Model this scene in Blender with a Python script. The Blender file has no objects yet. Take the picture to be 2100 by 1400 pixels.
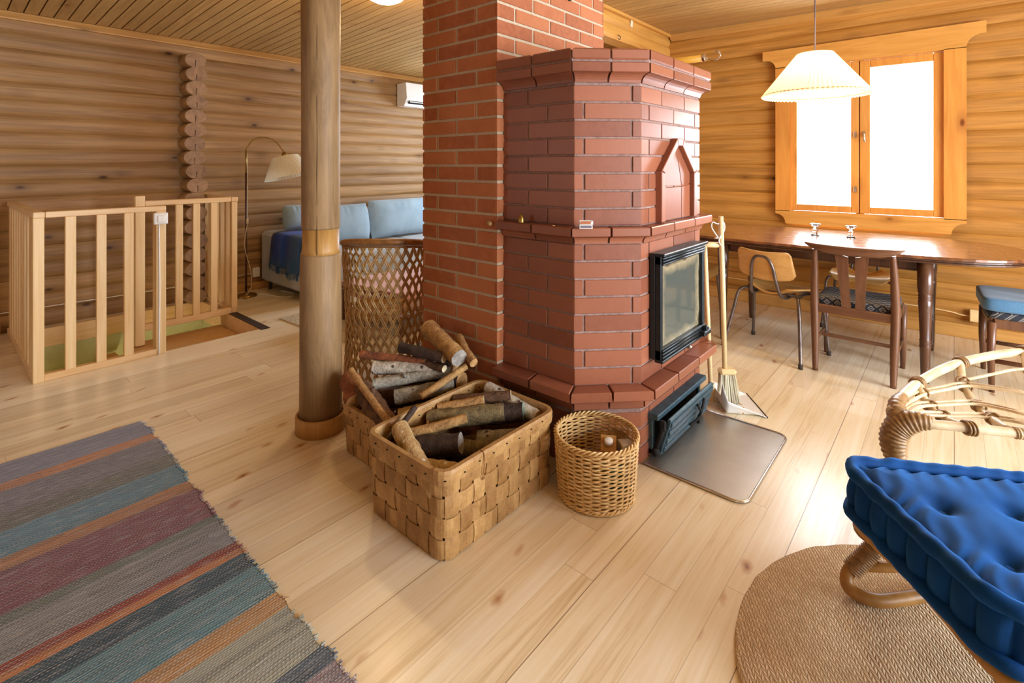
import bpy, bmesh, math, random
from mathutils import Vector, Matrix, noise
R = math.radians
PI = math.pi
C = bpy.context.scene.collection
random.seed(7)
U = 0.917          # the room was surveyed in units of 0.917 m; meshes and places are converted to metres with it

# ------------------------------------------------------------------ camera, world, light
cam = bpy.data.cameras.new('camera'); cam.lens = 17.957; cam.sensor_width = 36; cam.sensor_fit = 'HORIZONTAL'
cam.shift_y = -362 / 2100; cam.clip_start = 0.05; cam.clip_end = 200
co = bpy.data.objects.new('camera', cam); C.objects.link(co)
co.location = (0, 0, 1.45 * U); co.rotation_euler = (R(90), 0, R(40.87))
sc = bpy.context.scene
sc.camera = co
vs = sc.view_settings
vs.view_transform = 'Standard'; vs.look = 'None'; vs.gamma = 1; vs.use_curve_mapping = False; vs.exposure = 0.08
sc.cycles.max_bounces = 8; sc.cycles.diffuse_bounces = 5; sc.cycles.glossy_bounces = 4; sc.cycles.transmission_bounces = 6
sc.cycles.sample_clamp_indirect = 6; sc.cycles.caustics_reflective = False; sc.cycles.caustics_refractive = False
w = bpy.data.worlds.new('sky'); sc.world = w; w.use_nodes = True
bg = w.node_tree.nodes['Background']; bg.inputs[0].default_value = (0.93, 0.97, 1, 1); bg.inputs[1].default_value = 3.0

def area(name, loc, rot, sx, sy, power, col, spread=180):
    l = bpy.data.lights.new(name, 'AREA'); l.shape = 'RECTANGLE'; l.size = sx * U; l.size_y = sy * U
    l.energy = power; l.color = col; l.spread = R(spread)
    o = bpy.data.objects.new(name, l); C.objects.link(o); o.location = Vector(loc) * U; o.rotation_euler = rot
    return o
def point(name, loc, power, col, rad):
    l = bpy.data.lights.new(name, 'POINT'); l.energy = power; l.color = col; l.shadow_soft_size = rad
    o = bpy.data.objects.new(name, l); C.objects.link(o); o.location = Vector(loc) * U
    return o
DAY = (0.80, 0.90, 1.0); WARM = (1.0, 0.69, 0.34)
# daylight arriving at the windows of the room (each lamp stands outside its own window)
area('daylight_dining', (-0.65, 6.35, 1.75), (R(-90), 0, 0), 1.5, 1.7, 190, DAY)
area('daylight_sofa', (-4.8, 6.35, 1.7), (R(-90), 0, 0), 1.4, 1.6, 150, (0.70, 0.85, 1.0))
area('daylight_terrace', (3.75, 2.6, 1.45), (0, R(90), 0), 2.2, 3.4, 520, (0.86, 0.93, 1.0))
area('daylight_front', (1.6, -3.35, 1.6), (R(90), 0, 0), 1.4, 1.5, 14, (0.92, 0.95, 1.0))
area('daylight_stairs', (-4.7, -3.35, 1.6), (R(90), 0, 0), 1.0, 1.4, 10, (0.92, 0.95, 1.0))
# lamps
PEND = (-0.77, 4.28, 2.07)
point('pendant_bulb', PEND, 38, WARM, 0.05)
DOME = (-3.37, 2.38, 2.70)
point('dome_bulb', (DOME[0], DOME[1], DOME[2] - 0.17), 26, WARM, 0.09)
point('added_stairwell_light', (-5.2, 0.9, -1.2), 20, (1.0, 0.85, 0.6), 0.12)  # unseen light added to brighten the stair opening

# ------------------------------------------------------------------ mesh builder
class MB:
    def __init__(s, T=None):
        s.v = []; s.f = []; s.m = []; s.t = []; s.sm = []; s.T = T or Matrix()
    def add(s, vs_, fs, mi=0, tint=None, smooth=False):
        b = len(s.v); T = s.T
        s.v += [tuple(T @ Vector(p)) for p in vs_]
        if tint is None: tint = random.random()
        for f in fs:
            s.f.append([b + i for i in f]); s.m.append(mi); s.t.append(tint); s.sm.append(smooth)
        return s
    def box(s, c, d, mi=0, tint=None, ch=0.0, rot=None):
        hx, hy, hz = d[0] / 2, d[1] / 2, d[2] / 2
        ch = min(ch, hx * .9, hy * .9, hz * .9)
        P = []; F = []
        if ch <= 0:
            for x in (-1, 1):
                for y in (-1, 1):
                    for z in (-1, 1): P.append((x * hx, y * hy, z * hz))
            F = [(0, 1, 3, 2), (4, 6, 7, 5), (0, 4, 5, 1), (2, 3, 7, 6), (0, 2, 6, 4), (1, 5, 7, 3)]
        else:
            idx = {}
            for x in (-1, 1):
                for y in (-1, 1):
                    for z in (-1, 1):
                        for a in range(3):
                            q = [x * (hx - ch), y * (hy - ch), z * (hz - ch)]
                            q[a] = (x * hx, y * hy, z * hz)[a]
                            idx[(x, y, z, a)] = len(P); P.append(tuple(q))
            for a in range(3):
                o = [i for i in range(3) if i != a]
                for sg in (-1, 1):
                    l = []
                    for (p, q) in ((-1, -1), (1, -1), (1, 1), (-1, 1)):
                        k = [0, 0, 0]; k[a] = sg; k[o[0]] = p; k[o[1]] = q; l.append(idx[(*k, a)])
                    F.append(l if (sg == 1) == (a != 1) else l[::-1])
            for a in range(3):
                o = [i for i in range(3) if i != a]
                for p in (-1, 1):
                    for q in (-1, 1):
                        def kk(t, ax):
                            k = [0, 0, 0]; k[a] = t; k[o[0]] = p; k[o[1]] = q; return idx[(*k, ax)]
                        l = [kk(-1, o[0]), kk(1, o[0]), kk(1, o[1]), kk(-1, o[1])]
                        n = (Vector(P[l[1]]) - Vector(P[l[0]])).cross(Vector(P[l[2]]) - Vector(P[l[0]]))
                        F.append(l if n.dot(Vector(P[l[0]]) + Vector(P[l[2]])) > 0 else l[::-1])
            for x in (-1, 1):
                for y in (-1, 1):
                    for z in (-1, 1):
                        l = [idx[(x, y, z, a)] for a in range(3)]
                        F.append(l if x * y * z > 0 else l[::-1])
        M = Matrix.Translation(Vector(c))
        if rot is not None: M = M @ (rot if isinstance(rot, Matrix) else Matrix.Rotation(rot, 4, 'Z'))
        return s.add([M @ Vector(p) for p in P], F, mi, tint)
    def span(s, x0, x1, y0, y1, z0, z1, mi=0, tint=None, ch=0.0):
        return s.box(((x0 + x1) / 2, (y0 + y1) / 2, (z0 + z1) / 2), (abs(x1 - x0), abs(y1 - y0), abs(z1 - z0)), mi, tint, ch)
    def prism(s, poly, z0, z1, mi=0, tint=None, ch=0.0, M=None):
        """polygon in xy (counter-clockwise) extruded along z, optional chamfer on both rims"""
        n = len(poly); M = M or Matrix()
        def off(d):
            if d == 0: return list(poly)
            out = []
            for i in range(n):
                a, b, c = Vector(poly[i - 1]), Vector(poly[i]), Vector(poly[(i + 1) % n])
                n1 = Vector(((b - a).y, -(b - a).x)).normalized(); n2 = Vector(((c - b).y, -(c - b).x)).normalized()
                h = (n1 + n2); k = d / max(0.3, 1 + n1.dot(n2)); out.append(tuple(b - h * k))
            return out
        if ch > 0: rings = [(off(ch), z0), (poly, z0 + ch), (poly, z1 - ch), (off(ch), z1)]
        else: rings = [(poly, z0), (poly, z1)]
        P = [M @ Vector((p[0], p[1], z)) for r, z in rings for p in r]; F = []
        for k in range(len(rings) - 1):
            for i in range(n):
                j = (i + 1) % n; F.append((k * n + i, k * n + j, (k + 1) * n + j, (k + 1) * n + i))
        F.append(tuple(range(n))[::-1]); F.append(tuple(range((len(rings) - 1) * n, len(rings) * n)))
        return s.add(P, F, mi, tint)
    def tube(s, pts, r, n=8, mi=0, tint=None, closed=False, caps=True, flat=1.0, smooth=True, capmi=None):
        pts = [Vector(p) for p in pts]; N = len(pts)
        rr = r if isinstance(r, (list, tuple)) else [r] * N
        P = []; F = []; up = None
        for i in range(N):
            if closed: t = pts[(i + 1) % N] - pts[i - 1]
            else: t = pts[min(i + 1, N - 1)] - pts[max(i - 1, 0)]
            t = t.normalized() if t.length > 1e-9 else Vector((0, 0, 1))
            if up is None:
                up = Vector((0, 0, 1)) if abs(t.z) < 0.9 else Vector((1, 0, 0))
            a = up - t * up.dot(t)
            if a.length < 1e-6: a = Vector((1, 0, 0)) - t * t.x
            a.normalize(); up = a; b = t.cross(a)
            for k in range(n):
                q = 2 * PI * k / n
                P.append(pts[i] + (a * math.cos(q) * flat + b * math.sin(q)) * rr[i])
        M_ = N if closed else N - 1
        for i in range(M_):
            j = (i + 1) % N
            for k in range(n):
                l = (k + 1) % n; F.append((i * n + k, i * n + l, j * n + l, j * n + k))
        s.add(P, F, mi, tint, smooth)
        if caps and not closed:
            b = len(s.v) - len(P); cm = mi if capmi is None else capmi
            s.f.append([b + k for k in range(n)][::-1]); s.f.append([b + (N - 1) * n + k for k in range(n)])
            s.m += [cm, cm]; s.t += [s.t[-1]] * 2; s.sm += [False, False]
        return s
    def lathe(s, prof, n=32, c=(0, 0, 0), mi=0, tint=None, smooth=True, M=None):
        P = []; F = []; c = Vector(c); M = M or Matrix()
        for r, z in prof:
            for k in range(n):
                a = 2 * PI * k / n; P.append(M @ (Vector((r * math.cos(a), r * math.sin(a), z))) + c)
        for i in range(len(prof) - 1):
            for k in range(n):
                l = (k + 1) % n; F.append((i * n + k, i * n + l, (i + 1) * n + l, (i + 1) * n + k))
        if prof[0][0] > 1e-5: F.append(tuple(range(n))[::-1])
        if prof[-1][0] > 1e-5: F.append(tuple(range((len(prof) - 1) * n, len(prof) * n)))
        return s.add(P, F, mi, tint, smooth)
    def grid(s, fn, nu, nv, mi=0, tint=None, cu=False, cv=False, smooth=True):
        P = [fn(i / (nu if cu else nu - 1), j / (nv if cv else nv - 1)) for i in range(nu) for j in range(nv)]; F = []
        for i in range(nu if cu else nu - 1):
            for j in range(nv if cv else nv - 1):
                a, b = (i + 1) % nu, (j + 1) % nv
                F.append((i * nv + j, a * nv + j, a * nv + b, i * nv + b))
        return s.add(P, F, mi, tint, smooth)
    def ball(s, c, r, n=12, mi=0, sc_=(1, 1, 1), tint=None):
        prof = [(r * math.sin(PI * i / n) , -r * math.cos(PI * i / n)) for i in range(n + 1)]
        prof[0] = (0.0001 * r, -r); prof[-1] = (0.0001 * r, r)
        return s.lathe(prof, 2 * n, c, mi, tint, True, Matrix.Diagonal((*sc_, 1)))
    def build(s, name, mats, parent=None, loc=(0, 0, 0), rot=None, solid=0):
        me = bpy.data.meshes.new(name)
        me.from_pydata([(p[0] * U, p[1] * U, p[2] * U) for p in s.v], [], s.f)
        b_ = bmesh.new(); b_.from_mesh(me); bmesh.ops.recalc_face_normals(b_, faces=b_.faces); b_.to_mesh(me); b_.free()
        mats = mats if isinstance(mats, (list, tuple)) else [mats]
        for m in mats: me.materials.append(m)
        me.polygons.foreach_set('material_index', s.m)
        me.polygons.foreach_set('use_smooth', s.sm)
        at = me.attributes.new('tint', 'FLOAT', 'FACE'); at.data.foreach_set('value', s.t)
        me.update()
        o = bpy.data.objects.new(name, me); C.objects.link(o)
        o.location = Vector(loc) * U
        if rot: o.rotation_euler = rot
        if parent: o.parent = parent
        if solid:
            md = o.modifiers.new('thick', 'SOLIDIFY'); md.thickness = solid * U; md.offset = 0
        return o
def tag(o, label=None, cat=None, group=None, kind=None):
    if label: o['label'] = label
    if cat: o['category'] = cat
    if group: o['group'] = group
    if kind: o['kind'] = kind
    return o
def thing(name, label, cat, loc=(0, 0, 0), rz=0, group=None):
    o = bpy.data.objects.new(name, None); C.objects.link(o); o.location = Vector(loc) * U; o.rotation_euler = (0, 0, rz)
    o.empty_display_size = 0.05
    return tag(o, label, cat, group)
def copy_tree(o, parent=None):
    c = o.copy(); C.objects.link(c)
    if parent is not None: c.parent = parent
    for ch in o.children: copy_tree(ch, c)
    return c
def rail(pts, n=8, closed=False):
    """smooth curve through points (Catmull-Rom)"""
    P = [Vector(p) for p in pts]; out = []; N = len(P)
    for i in range(N if closed else N - 1):
        if closed: a, b, c, d = P[i - 1], P[i], P[(i + 1) % N], P[(i + 2) % N]
        else: a, b, c, d = P[max(i - 1, 0)], P[i], P[i + 1], P[min(i + 2, N - 1)]
        for k in range(n):
            t = k / n
            out.append(0.5 * ((2 * b) + (c - a) * t + (2 * a - 5 * b + 4 * c - d) * t * t + (3 * b - a - 3 * c + d) * t ** 3))
    if not closed: out.append(P[-1])
    return out
def arcrect(x0, x1, y0, y1, r, n=6):
    out = []
    for cx, cy, a0 in ((x1 - r, y0 + r, -90), (x1 - r, y1 - r, 0), (x0 + r, y1 - r, 90), (x0 + r, y0 + r, 180)):
        for k in range(n + 1):
            a = R(a0 + 90 * k / n); out.append((cx + r * math.cos(a), cy + r * math.sin(a)))
    return out

# ------------------------------------------------------------------ materials
class NT:
    def __init__(s, name):
        s.m = bpy.data.materials.new(name); s.m.use_nodes = True; s.t = s.m.node_tree
        s.b = s.t.nodes['Principled BSDF']; s.o = s.t.nodes['Material Output']
    def n(s, typ, **kw):
        nd = s.t.nodes.new('ShaderNode' + typ)
        for k, v in kw.items():
            if k.startswith('i_'): s.set(nd.inputs[k[2:].replace('_', ' ')], v)
            else: setattr(nd, k, v)
        return nd
    def set(s, inp, v):
        if isinstance(v, bpy.types.NodeSocket): s.t.links.new(v, inp)
        elif v is not None:
            try: inp.default_value = v
            except Exception: inp.default_value = (*v, 1)
    def math(s, op, a, b=0.0, c=None, clamp=False):
        nd = s.n('Math', operation=op, use_clamp=clamp); s.set(nd.inputs[0], a); s.set(nd.inputs[1], b)
        if c is not None: s.set(nd.inputs[2], c)
        return nd.outputs[0]
    def coord(s):
        return s.n('TexCoord').outputs['Object']
    def sep(s, v):
        return s.n('SeparateXYZ', i_Vector=v).outputs
    def comb(s, x=0.0, y=0.0, z=0.0):
        nd = s.n('CombineXYZ'); s.set(nd.inputs[0], x); s.set(nd.inputs[1], y); s.set(nd.inputs[2], z); return nd.outputs[0]
    def noise(s, v, scale=5, detail=3, rough=0.5, dist=0.0):
        nd = s.n('TexNoise'); s.set(nd.inputs['Vector'], v); nd.inputs['Scale'].default_value = scale
        nd.inputs['Detail'].default_value = detail; nd.inputs['Roughness'].default_value = rough; nd.inputs['Distortion'].default_value = dist
        return nd.outputs[0]
    def white(s, v):
        nd = s.n('TexWhiteNoise', noise_dimensions='3D'); s.set(nd.inputs['Vector'], v); return nd.outputs[0]
    def voro(s, v, scale, feature='F1', rnd=1.0):
        nd = s.n('TexVoronoi', feature=feature); s.set(nd.inputs['Vector'], v); nd.inputs['Scale'].default_value = scale
        nd.inputs['Randomness'].default_value = rnd; return nd
    def ramp(s, f, stops, interp='LINEAR'):
        nd = s.n('ValToRGB'); s.set(nd.inputs[0], f); cr = nd.color_ramp; cr.interpolation = interp
        while len(cr.elements) < len(stops): cr.elements.new(0.5)
        for e, (p, c) in zip(cr.elements, stops):
            e.position = p; e.color = (*c, 1) if len(c) == 3 else c
        return nd.outputs[0]
    def mix(s, f, a, b, mode='MIX'):
        nd = s.n('Mix', data_type='RGBA', blend_type=mode); s.set(nd.inputs[0], f); s.set(nd.inputs[6], a); s.set(nd.inputs[7], b)
        return nd.outputs[2]
    def map(s, v, lo, hi, a=0.0, b=1.0):
        nd = s.n('MapRange'); s.set(nd.inputs[0], v)
        for i, q in zip((1, 2, 3, 4), (lo, hi, a, b)): nd.inputs[i].default_value = q
        return nd.outputs[0]
    def tint(s):
        return s.n('Attribute', attribute_name='tint').outputs['Fac']
    def bump(s, h, strength=0.3, dist=0.01):
        nd = s.n('Bump'); s.set(nd.inputs['Height'], h); nd.inputs['Strength'].default_value = strength; nd.inputs['Distance'].default_value = dist
        s.t.links.new(nd.outputs[0], s.b.inputs['Normal'])
    def out(s, col=None, rough=None, metal=None, coat=None, sheen=None, spec=None):
        if col is not None: s.set(s.b.inputs['Base Color'], col)
        if rough is not None: s.set(s.b.inputs['Roughness'], rough)
        if metal is not None: s.set(s.b.inputs['Metallic'], metal)
        if coat is not None: s.set(s.b.inputs['Coat Weight'], coat); s.b.inputs['Coat Roughness'].default_value = 0.2
        if sheen is not None: s.set(s.b.inputs['Sheen Weight'], sheen)
        if spec is not None: s.set(s.b.inputs['Specular IOR Level'], spec)
        return s.m
def hx(c):
    c = c.lstrip('#'); return tuple(((int(c[i:i + 2], 16) / 255 + 0.055) / 1.055) ** 2.4 if int(c[i:i + 2], 16) > 10 else int(c[i:i + 2], 16) / 255 / 12.92 for i in (0, 2, 4))

def plain(name, col, rough=0.5, metal=0.0, var=0.12, scale=18, bump=0.0, **kw):
    t = NT(name); v = t.coord(); n = t.noise(v, scale, 4, 0.6)
    lo = tuple(max(0, c * (1 - var)) for c in col); hi = tuple(min(1, c * (1 + var)) for c in col)
    c = t.ramp(n, [(0.3, lo), (0.7, hi)])
    if bump: t.bump(n, bump, 0.004)
    return t.out(c, rough, metal, **kw)

def stretch(t, v, axis, along, across, off=None):
    x, y, z = t.sep(v)
    k = [across, across, across]; k['xyz'.index(axis)] = along
    a = [t.math('MULTIPLY', q, kk) for q, kk in zip((x, y, z), k)]
    if off is not None: a = [t.math('ADD', q, t.math('MULTIPLY', off, m)) for q, m in zip(a, (13.7, 7.3, 19.1))]
    return t.comb(*a)

def wood(name, light, dark, axis='z', along=1.5, across=22, rough=0.5, knots=0.0, tintv=0.25, coat=None, unit=None, knotcol=None, bump=0.12):
    """grain stretched along one axis; 'unit' = (axis, pitch) gives every log or board its own tone"""
    t = NT(name); v = t.coord(); x, y, z = t.sep(v); T = t.tint()
    if unit:
        q = {'x': x, 'y': y, 'z': z}[unit[0]]; row = t.math('FLOOR', t.math('DIVIDE', q, unit[1]))
        T = t.white(t.comb(row, 3.3, 1.7))
    g = t.noise(stretch(t, v, axis, along, across, T), 1.0, 5, 0.6, 1.2)
    fine = t.noise(stretch(t, v, axis, along * 3, across * 8, T), 1.0, 3, 0.7)
    band = t.noise(stretch(t, v, axis, along * 0.8, across * 0.15, T), 1.0, 2, 0.5)
    f = t.math('ADD', t.math('MULTIPLY', g, 0.55), t.math('ADD', t.math('MULTIPLY', fine, 0.25), t.math('MULTIPLY', band, 0.2)))
    c = t.ramp(f, [(0.34, dark), (0.62, light)])
    c = t.mix(1.0, c, t.ramp(T, [(0, (1 - tintv,) * 3), (1, (1.0, 1.0, 1.0))]), 'MULTIPLY')
    if knots:
        k = [5.5, 5.5, 5.5]; k['xyz'.index(axis)] = 2.6
        kv = t.comb(*[t.math('MULTIPLY', q, kk) for q, kk in zip((x, y, z), k)])
        vo = t.voro(kv, 1.0); d = vo.outputs['Distance']; keep = t.white(vo.outputs['Position'])
        kn = t.math('MULTIPLY', t.map(d, 0.05, 0.13, 1, 0), t.math('GREATER_THAN', keep, 1 - knots))
        halo = t.math('MULTIPLY', t.map(d, 0.1, 0.3, 0.35, 0), t.math('GREATER_THAN', keep, 1 - knots))
        kc = knotcol or tuple(q * 0.35 for q in dark)
        c = t.mix(t.math('MAXIMUM', kn, halo), c, kc)
    if bump: t.bump(f, bump, 0.004)
    return t.out(c, rough, coat=coat)

LOGW = wood('log_brown', hx('#b8905c'), hx('#835f39'), 'y', 0.9, 22, 0.55, 0.7, 0.22, unit=('z', 0.133), knotcol=hx('#4a2c14'))
LOGD = wood('log_lamplit', hx('#cf9546'), hx('#966424'), 'x', 0.9, 22, 0.5, 0.7, 0.2, unit=('z', 0.133), knotcol=hx('#55300f'))  # warm lamplight of the window wall is put into this log colour
LOGEND = wood('log_end', hx('#b08c68'), hx('#7d5a3c'), 'x', 12, 12, 0.6, 0, 0.2)
TRIM = wood('pine_trim', hx('#d8ab6c'), hx('#b98545'), 'y', 1.0, 18, 0.45, 0.35, 0.1)
TRIMX = wood('pine_trim_across', hx('#dcaa62'), hx('#bb8238'), 'x', 1.0, 18, 0.4, 0.45, 0.08, knotcol=hx('#6b3a14'))
CASE = wood('window_casing_pine', hx('#e0a656'), hx('#c48839'), 'x', 1.4, 14, 0.4, 0.5, 0.08, coat=0.15, knotcol=hx('#7a3d12'))
CASEZ = wood('window_sash_pine', hx('#e0a04c'), hx('#c98238'), 'z', 1.4, 14, 0.35, 0.2, 0.08, coat=0.25, knotcol=hx('#7a3d12'))
CEIL = wood('ceiling_board', hx('#c9a469'), hx('#a8824a'), 'x', 0.8, 20, 0.55, 0.4, 0.14, knotcol=hx('#8a5a2c'))
PINE = wood('rail_pine', hx('#efd5a4'), hx('#dfb678'), 'z', 1.2, 20, 0.45, 0.05, 0.08, knotcol=hx('#8a5328'))
PINEY = wood('rail_pine_across', hx('#efd0a0'), hx('#dbb074'), 'y', 1.2, 20, 0.45, 0.0, 0.08, knotcol=hx('#8a5328'))
POST = wood('post_wood', hx('#a3835a'), hx('#715737'), 'z', 2.2, 15, 0.6, 0.1, 0.1, knotcol=hx('#4d3116'), bump=0.3)
POSTC = wood('post_cut', hx('#c79a58'), hx('#9c6f35'), 'z', 1.6, 12, 0.5, 0, 0.1)
DARKW = wood('teak', hx('#7a5036'), hx('#4f301d'), 'z', 1.5, 25, 0.35, 0, 0.12, coat=0.1)
DARKX = wood('teak_across', hx('#7a5036'), hx('#4f301d'), 'x', 1.5, 25, 0.35, 0, 0.12, coat=0.1)
TABLEM = wood('table_leg_dark', hx('#5c3a26'), hx('#361f12'), 'z', 1.5, 25, 0.3, 0, 0.1, coat=0.2)
PLY = wood('school_plywood', hx('#d9aa66'), hx('#c08d48'), 'x', 2, 12, 0.35, 0, 0.08, coat=0.2)
PALE = wood('pale_handle', hx('#ecd6a6'), hx('#d8b982'), 'z', 1.5, 25, 0.5, 0, 0.08)
def m_table():
    t = NT('table_veneer'); v = t.coord(); x, y, z = t.sep(v)
    n = t.noise(t.comb(t.math('MULTIPLY', x, 1.1), t.math('MULTIPLY', y, 3.2), 0.0), 1.0, 2, 0.5, 0.6)
    r = t.math('FRACT', t.math('MULTIPLY', n, 14.0)); r = t.map(t.math('ABSOLUTE', t.math('SUBTRACT', r, 0.5)), 0.1, 0.5)
    f = t.noise(t.comb(t.math('MULTIPLY', x, 6.0), t.math('MULTIPLY', y, 160.0), 0.0), 1.0, 3, 0.7)
    c = t.mix(t.math('MULTIPLY', r, 0.55), t.ramp(f, [(0.3, hx('#523019')), (0.7, hx('#714425'))]), hx('#9c6236'))
    return t.out(c, t.map(r, 0, 1, 0.20, 0.30), coat=1.0)
TABLETOP = m_table()

def m_floor():
    t = NT('floor_pine'); v = t.coord(); x, y, z = t.sep(v)
    W = 0.109
    bx = t.math('DIVIDE', x, W); idx = t.math('FLOOR', bx); fx = t.math('FRACT', bx)
    r1 = t.white(t.comb(idx, 5.1, 2.2))
    by = t.math('ADD', t.math('DIVIDE', y, 1.9), t.math('MULTIPLY', r1, 7.0)); idy = t.math('FLOOR', by); fy = t.math('FRACT', by)
    T = t.white(t.comb(idx, idy, 9.0))
    off = t.math('MULTIPLY', T, 31.0)
    gv = t.comb(t.math('ADD', t.math('MULTIPLY', x, 26.0), off), t.math('ADD', t.math('MULTIPLY', y, 1.0), off), off)
    g = t.noise(gv, 1.0, 4, 0.6, 1.5)
    fine = t.noise(t.comb(t.math('MULTIPLY', x, 160.0), t.math('MULTIPLY', y, 4.0), off), 1.0, 3, 0.7)
    blot = t.noise(t.comb(t.math('MULTIPLY', x, 6.0), t.math('MULTIPLY', y, 0.9), off), 1.0, 2, 0.5)
    f = t.math('ADD', t.math('MULTIPLY', g, 0.5), t.math('ADD', t.math('MULTIPLY', fine, 0.2), t.math('MULTIPLY', blot, 0.3)))
    c = t.ramp(f, [(0.30, hx('#cbb082')), (0.46, hx('#eadbba')), (0.66, hx('#f6eedb'))])
    c = t.mix(1.0, c, t.ramp(T, [(0, (0.84, 0.80, 0.76)), (0.5, (0.97, 0.95, 0.93)), (1, (1, 1, 1))]), 'MULTIPLY')
    # feathered knots: a small core with a wing across the grain
    kv = t.comb(t.math('ADD', t.math('MULTIPLY', x, 7.0), t.math('MULTIPLY', idx, 4.7)), t.math('ADD', t.math('MULTIPLY', y, 3.1), off), 0.0)
    wv = t.comb(t.math('ADD', t.math('MULTIPLY', x, 8.5), t.math('ADD', t.math('MULTIPLY', idx, 4.7), t.math('MULTIPLY', t.noise(t.comb(t.math('MULTIPLY', x, 14.0), t.math('MULTIPLY', y, 14.0), off), 1.0, 2, 0.5), 0.35))), t.math('ADD', t.math('ADD', t.math('MULTIPLY', y, 4.6), t.math('MULTIPLY', x, 3.0)), off), 0.0)
    vo = t.voro(wv, 1.0); d = vo.outputs['Distance']; keep = t.white(vo.outputs['Position'])
    on = t.math('GREATER_THAN', keep, 0.36)
    wing = t.math('MULTIPLY', t.map(d, 0.07, 0.19, 0.75, 0), on)
    core = t.math('MULTIPLY', t.map(d, 0.02, 0.07, 0.9, 0), on)
    c = t.mix(wing, c, hx('#b57b45')); c = t.mix(core, c, hx('#7a4522'))
    # seams: a narrow dark gap between boards, wider every fourth board
    ed = t.math('MINIMUM', fx, t.math('SUBTRACT', 1.0, fx))
    wide = t.math('LESS_THAN', t.math('FRACT', t.math('ADD', t.math('DIVIDE', idx, 4.0), 0.01)), 0.2)
    gw = t.math('MULTIPLY_ADD', t.math('MULTIPLY', wide, t.math('LESS_THAN', fx, 0.5)), 0.016, 0.006)
    gap = t.math('LESS_THAN', ed, gw)
    ey = t.math('MINIMUM', fy, t.math('SUBTRACT', 1.0, fy)); gy = t.math('LESS_THAN', ey, 0.0006)
    gp_ = t.math('MAXIMUM', gap, gy)
    c = t.mix(t.math('MULTIPLY', gp_, t.math('MULTIPLY_ADD', wide, 0.35, 0.45)), c, hx('#6a4123'))
    t.bump(t.math('SUBTRACT', t.math('MULTIPLY', f, 0.15), gp_), 0.25, 0.002)
    return t.out(c, t.map(f, 0.3, 0.7, 0.36, 0.27), coat=0.2)
FLOOR = m_floor()

def m_brick(name, a, b, c3, rough, mott=0.5, sheen=None):
    t = NT(name); v = t.coord(); T = t.tint()
    base = t.ramp(T, [(0, a), (0.5, b), (1, c3)])
    n = t.noise(v, 28, 4, 0.65); n2 = t.noise(v, 7, 2, 0.5)
    c = t.mix(t.math('MULTIPLY', t.map(n, 0.35, 0.75), mott), base, tuple(min(1, q * 1.35 + 0.02) for q in b))
    c = t.mix(t.math('MULTIPLY', t.map(n2, 0.5, 0.8), mott * 0.5), c, tuple(q * 0.6 for q in a))
    t.bump(t.noise(v, 90, 3, 0.6), 0.15, 0.002)
    return t.out(c, rough)
BRICK = m_brick('chimney_brick', hx('#8f4d2a'), hx('#a35f38'), hx('#b26f45'), 0.75)
TILE = m_brick('stove_brick', hx('#7a4632'), hx('#875038'), hx('#965c43'), 0.36, 0.25)
MORTAR = plain('chimney_mortar', hx('#b9a88f'), 0.9, bump=0.5, scale=60)
GROUT = plain('stove_mortar', hx('#8a7068'), 0.85, bump=0.4, scale=50, var=0.3)
IRON = plain('cast_iron', hx('#2c3338'), 0.38, 0.6, bump=0.1, scale=40)
IRONB = plain('ash_door_iron', hx('#46606e'), 0.45, 0.5, bump=0.35, scale=30, var=0.3)
BLACK = plain('flat_black', hx('#0d0c0c'), 0.8)  # near-black for openings, cracks, stitches and handles
def m_soot():
    t = NT('sooty_glass'); v = t.coord(); x, y, z = t.sep(v)
    dy = t.math('ABSOLUTE', t.math('SUBTRACT', y, 2.65 * U)); dz = t.math('ABSOLUTE', t.math('SUBTRACT', z, 0.735 * U))
    e = t.math('MAXIMUM', t.math('DIVIDE', dy, 0.262 * U), t.math('DIVIDE', dz, 0.215 * U))
    e = t.math('ADD', e, t.math('MULTIPLY', t.math('SUBTRACT', t.noise(v, 9, 4, 0.6), 0.5), 0.35))
    rim = t.map(e, 0.72, 0.92); c = t.mix(rim, hx('#4b524d'), hx('#8f8468')); c = t.mix(t.map(e, 0.93, 1.0), c, hx('#3a3226'))
    return t.out(c, t.map(rim, 0, 1, 0.06, 0.3), spec=0.9)
SOOT = m_soot()
STEEL = plain('brushed_steel', hx('#b9b3aa'), 0.36, 0.85, var=0.12, scale=3)
STEELRIM = plain('polished_steel', hx('#d8d4cc'), 0.22, 0.95)
CHROME = plain('chrome', hx('#d9d9d9'), 0.15, 1.0)
TUBE = plain('worn_steel_tube', hx('#6d625e'), 0.35, 0.7, var=0.3)
BRASS = plain('brass', hx('#a58446'), 0.3, 0.9)
WHITE = plain('white_plastic', hx('#e8e8e6'), 0.35, var=0.03)
GREY = plain('grey_plastic', hx('#9fb0ba'), 0.4, var=0.03)
RUBBER = plain('dark_rubber', hx('#3c322c'), 0.8)
GREEN = plain('green_plaster', hx('#b9ba88'), 0.85, var=0.06)
PLYB = plain('stair_board', hx('#cfa56c'), 0.6, var=0.1)
def m_glass():
    t = NT('window_pane'); t.b.inputs['Transmission Weight'].default_value = 1; t.b.inputs['IOR'].default_value = 1.0
    return t.out((1, 1, 1), 0.0)
def m_clear():
    t = NT('clear_glass'); t.b.inputs['Transmission Weight'].default_value = 1; t.b.inputs['IOR'].default_value = 1.45
    return t.out((0.95, 0.98, 1), 0.02)
CLEAR = m_clear()
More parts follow.
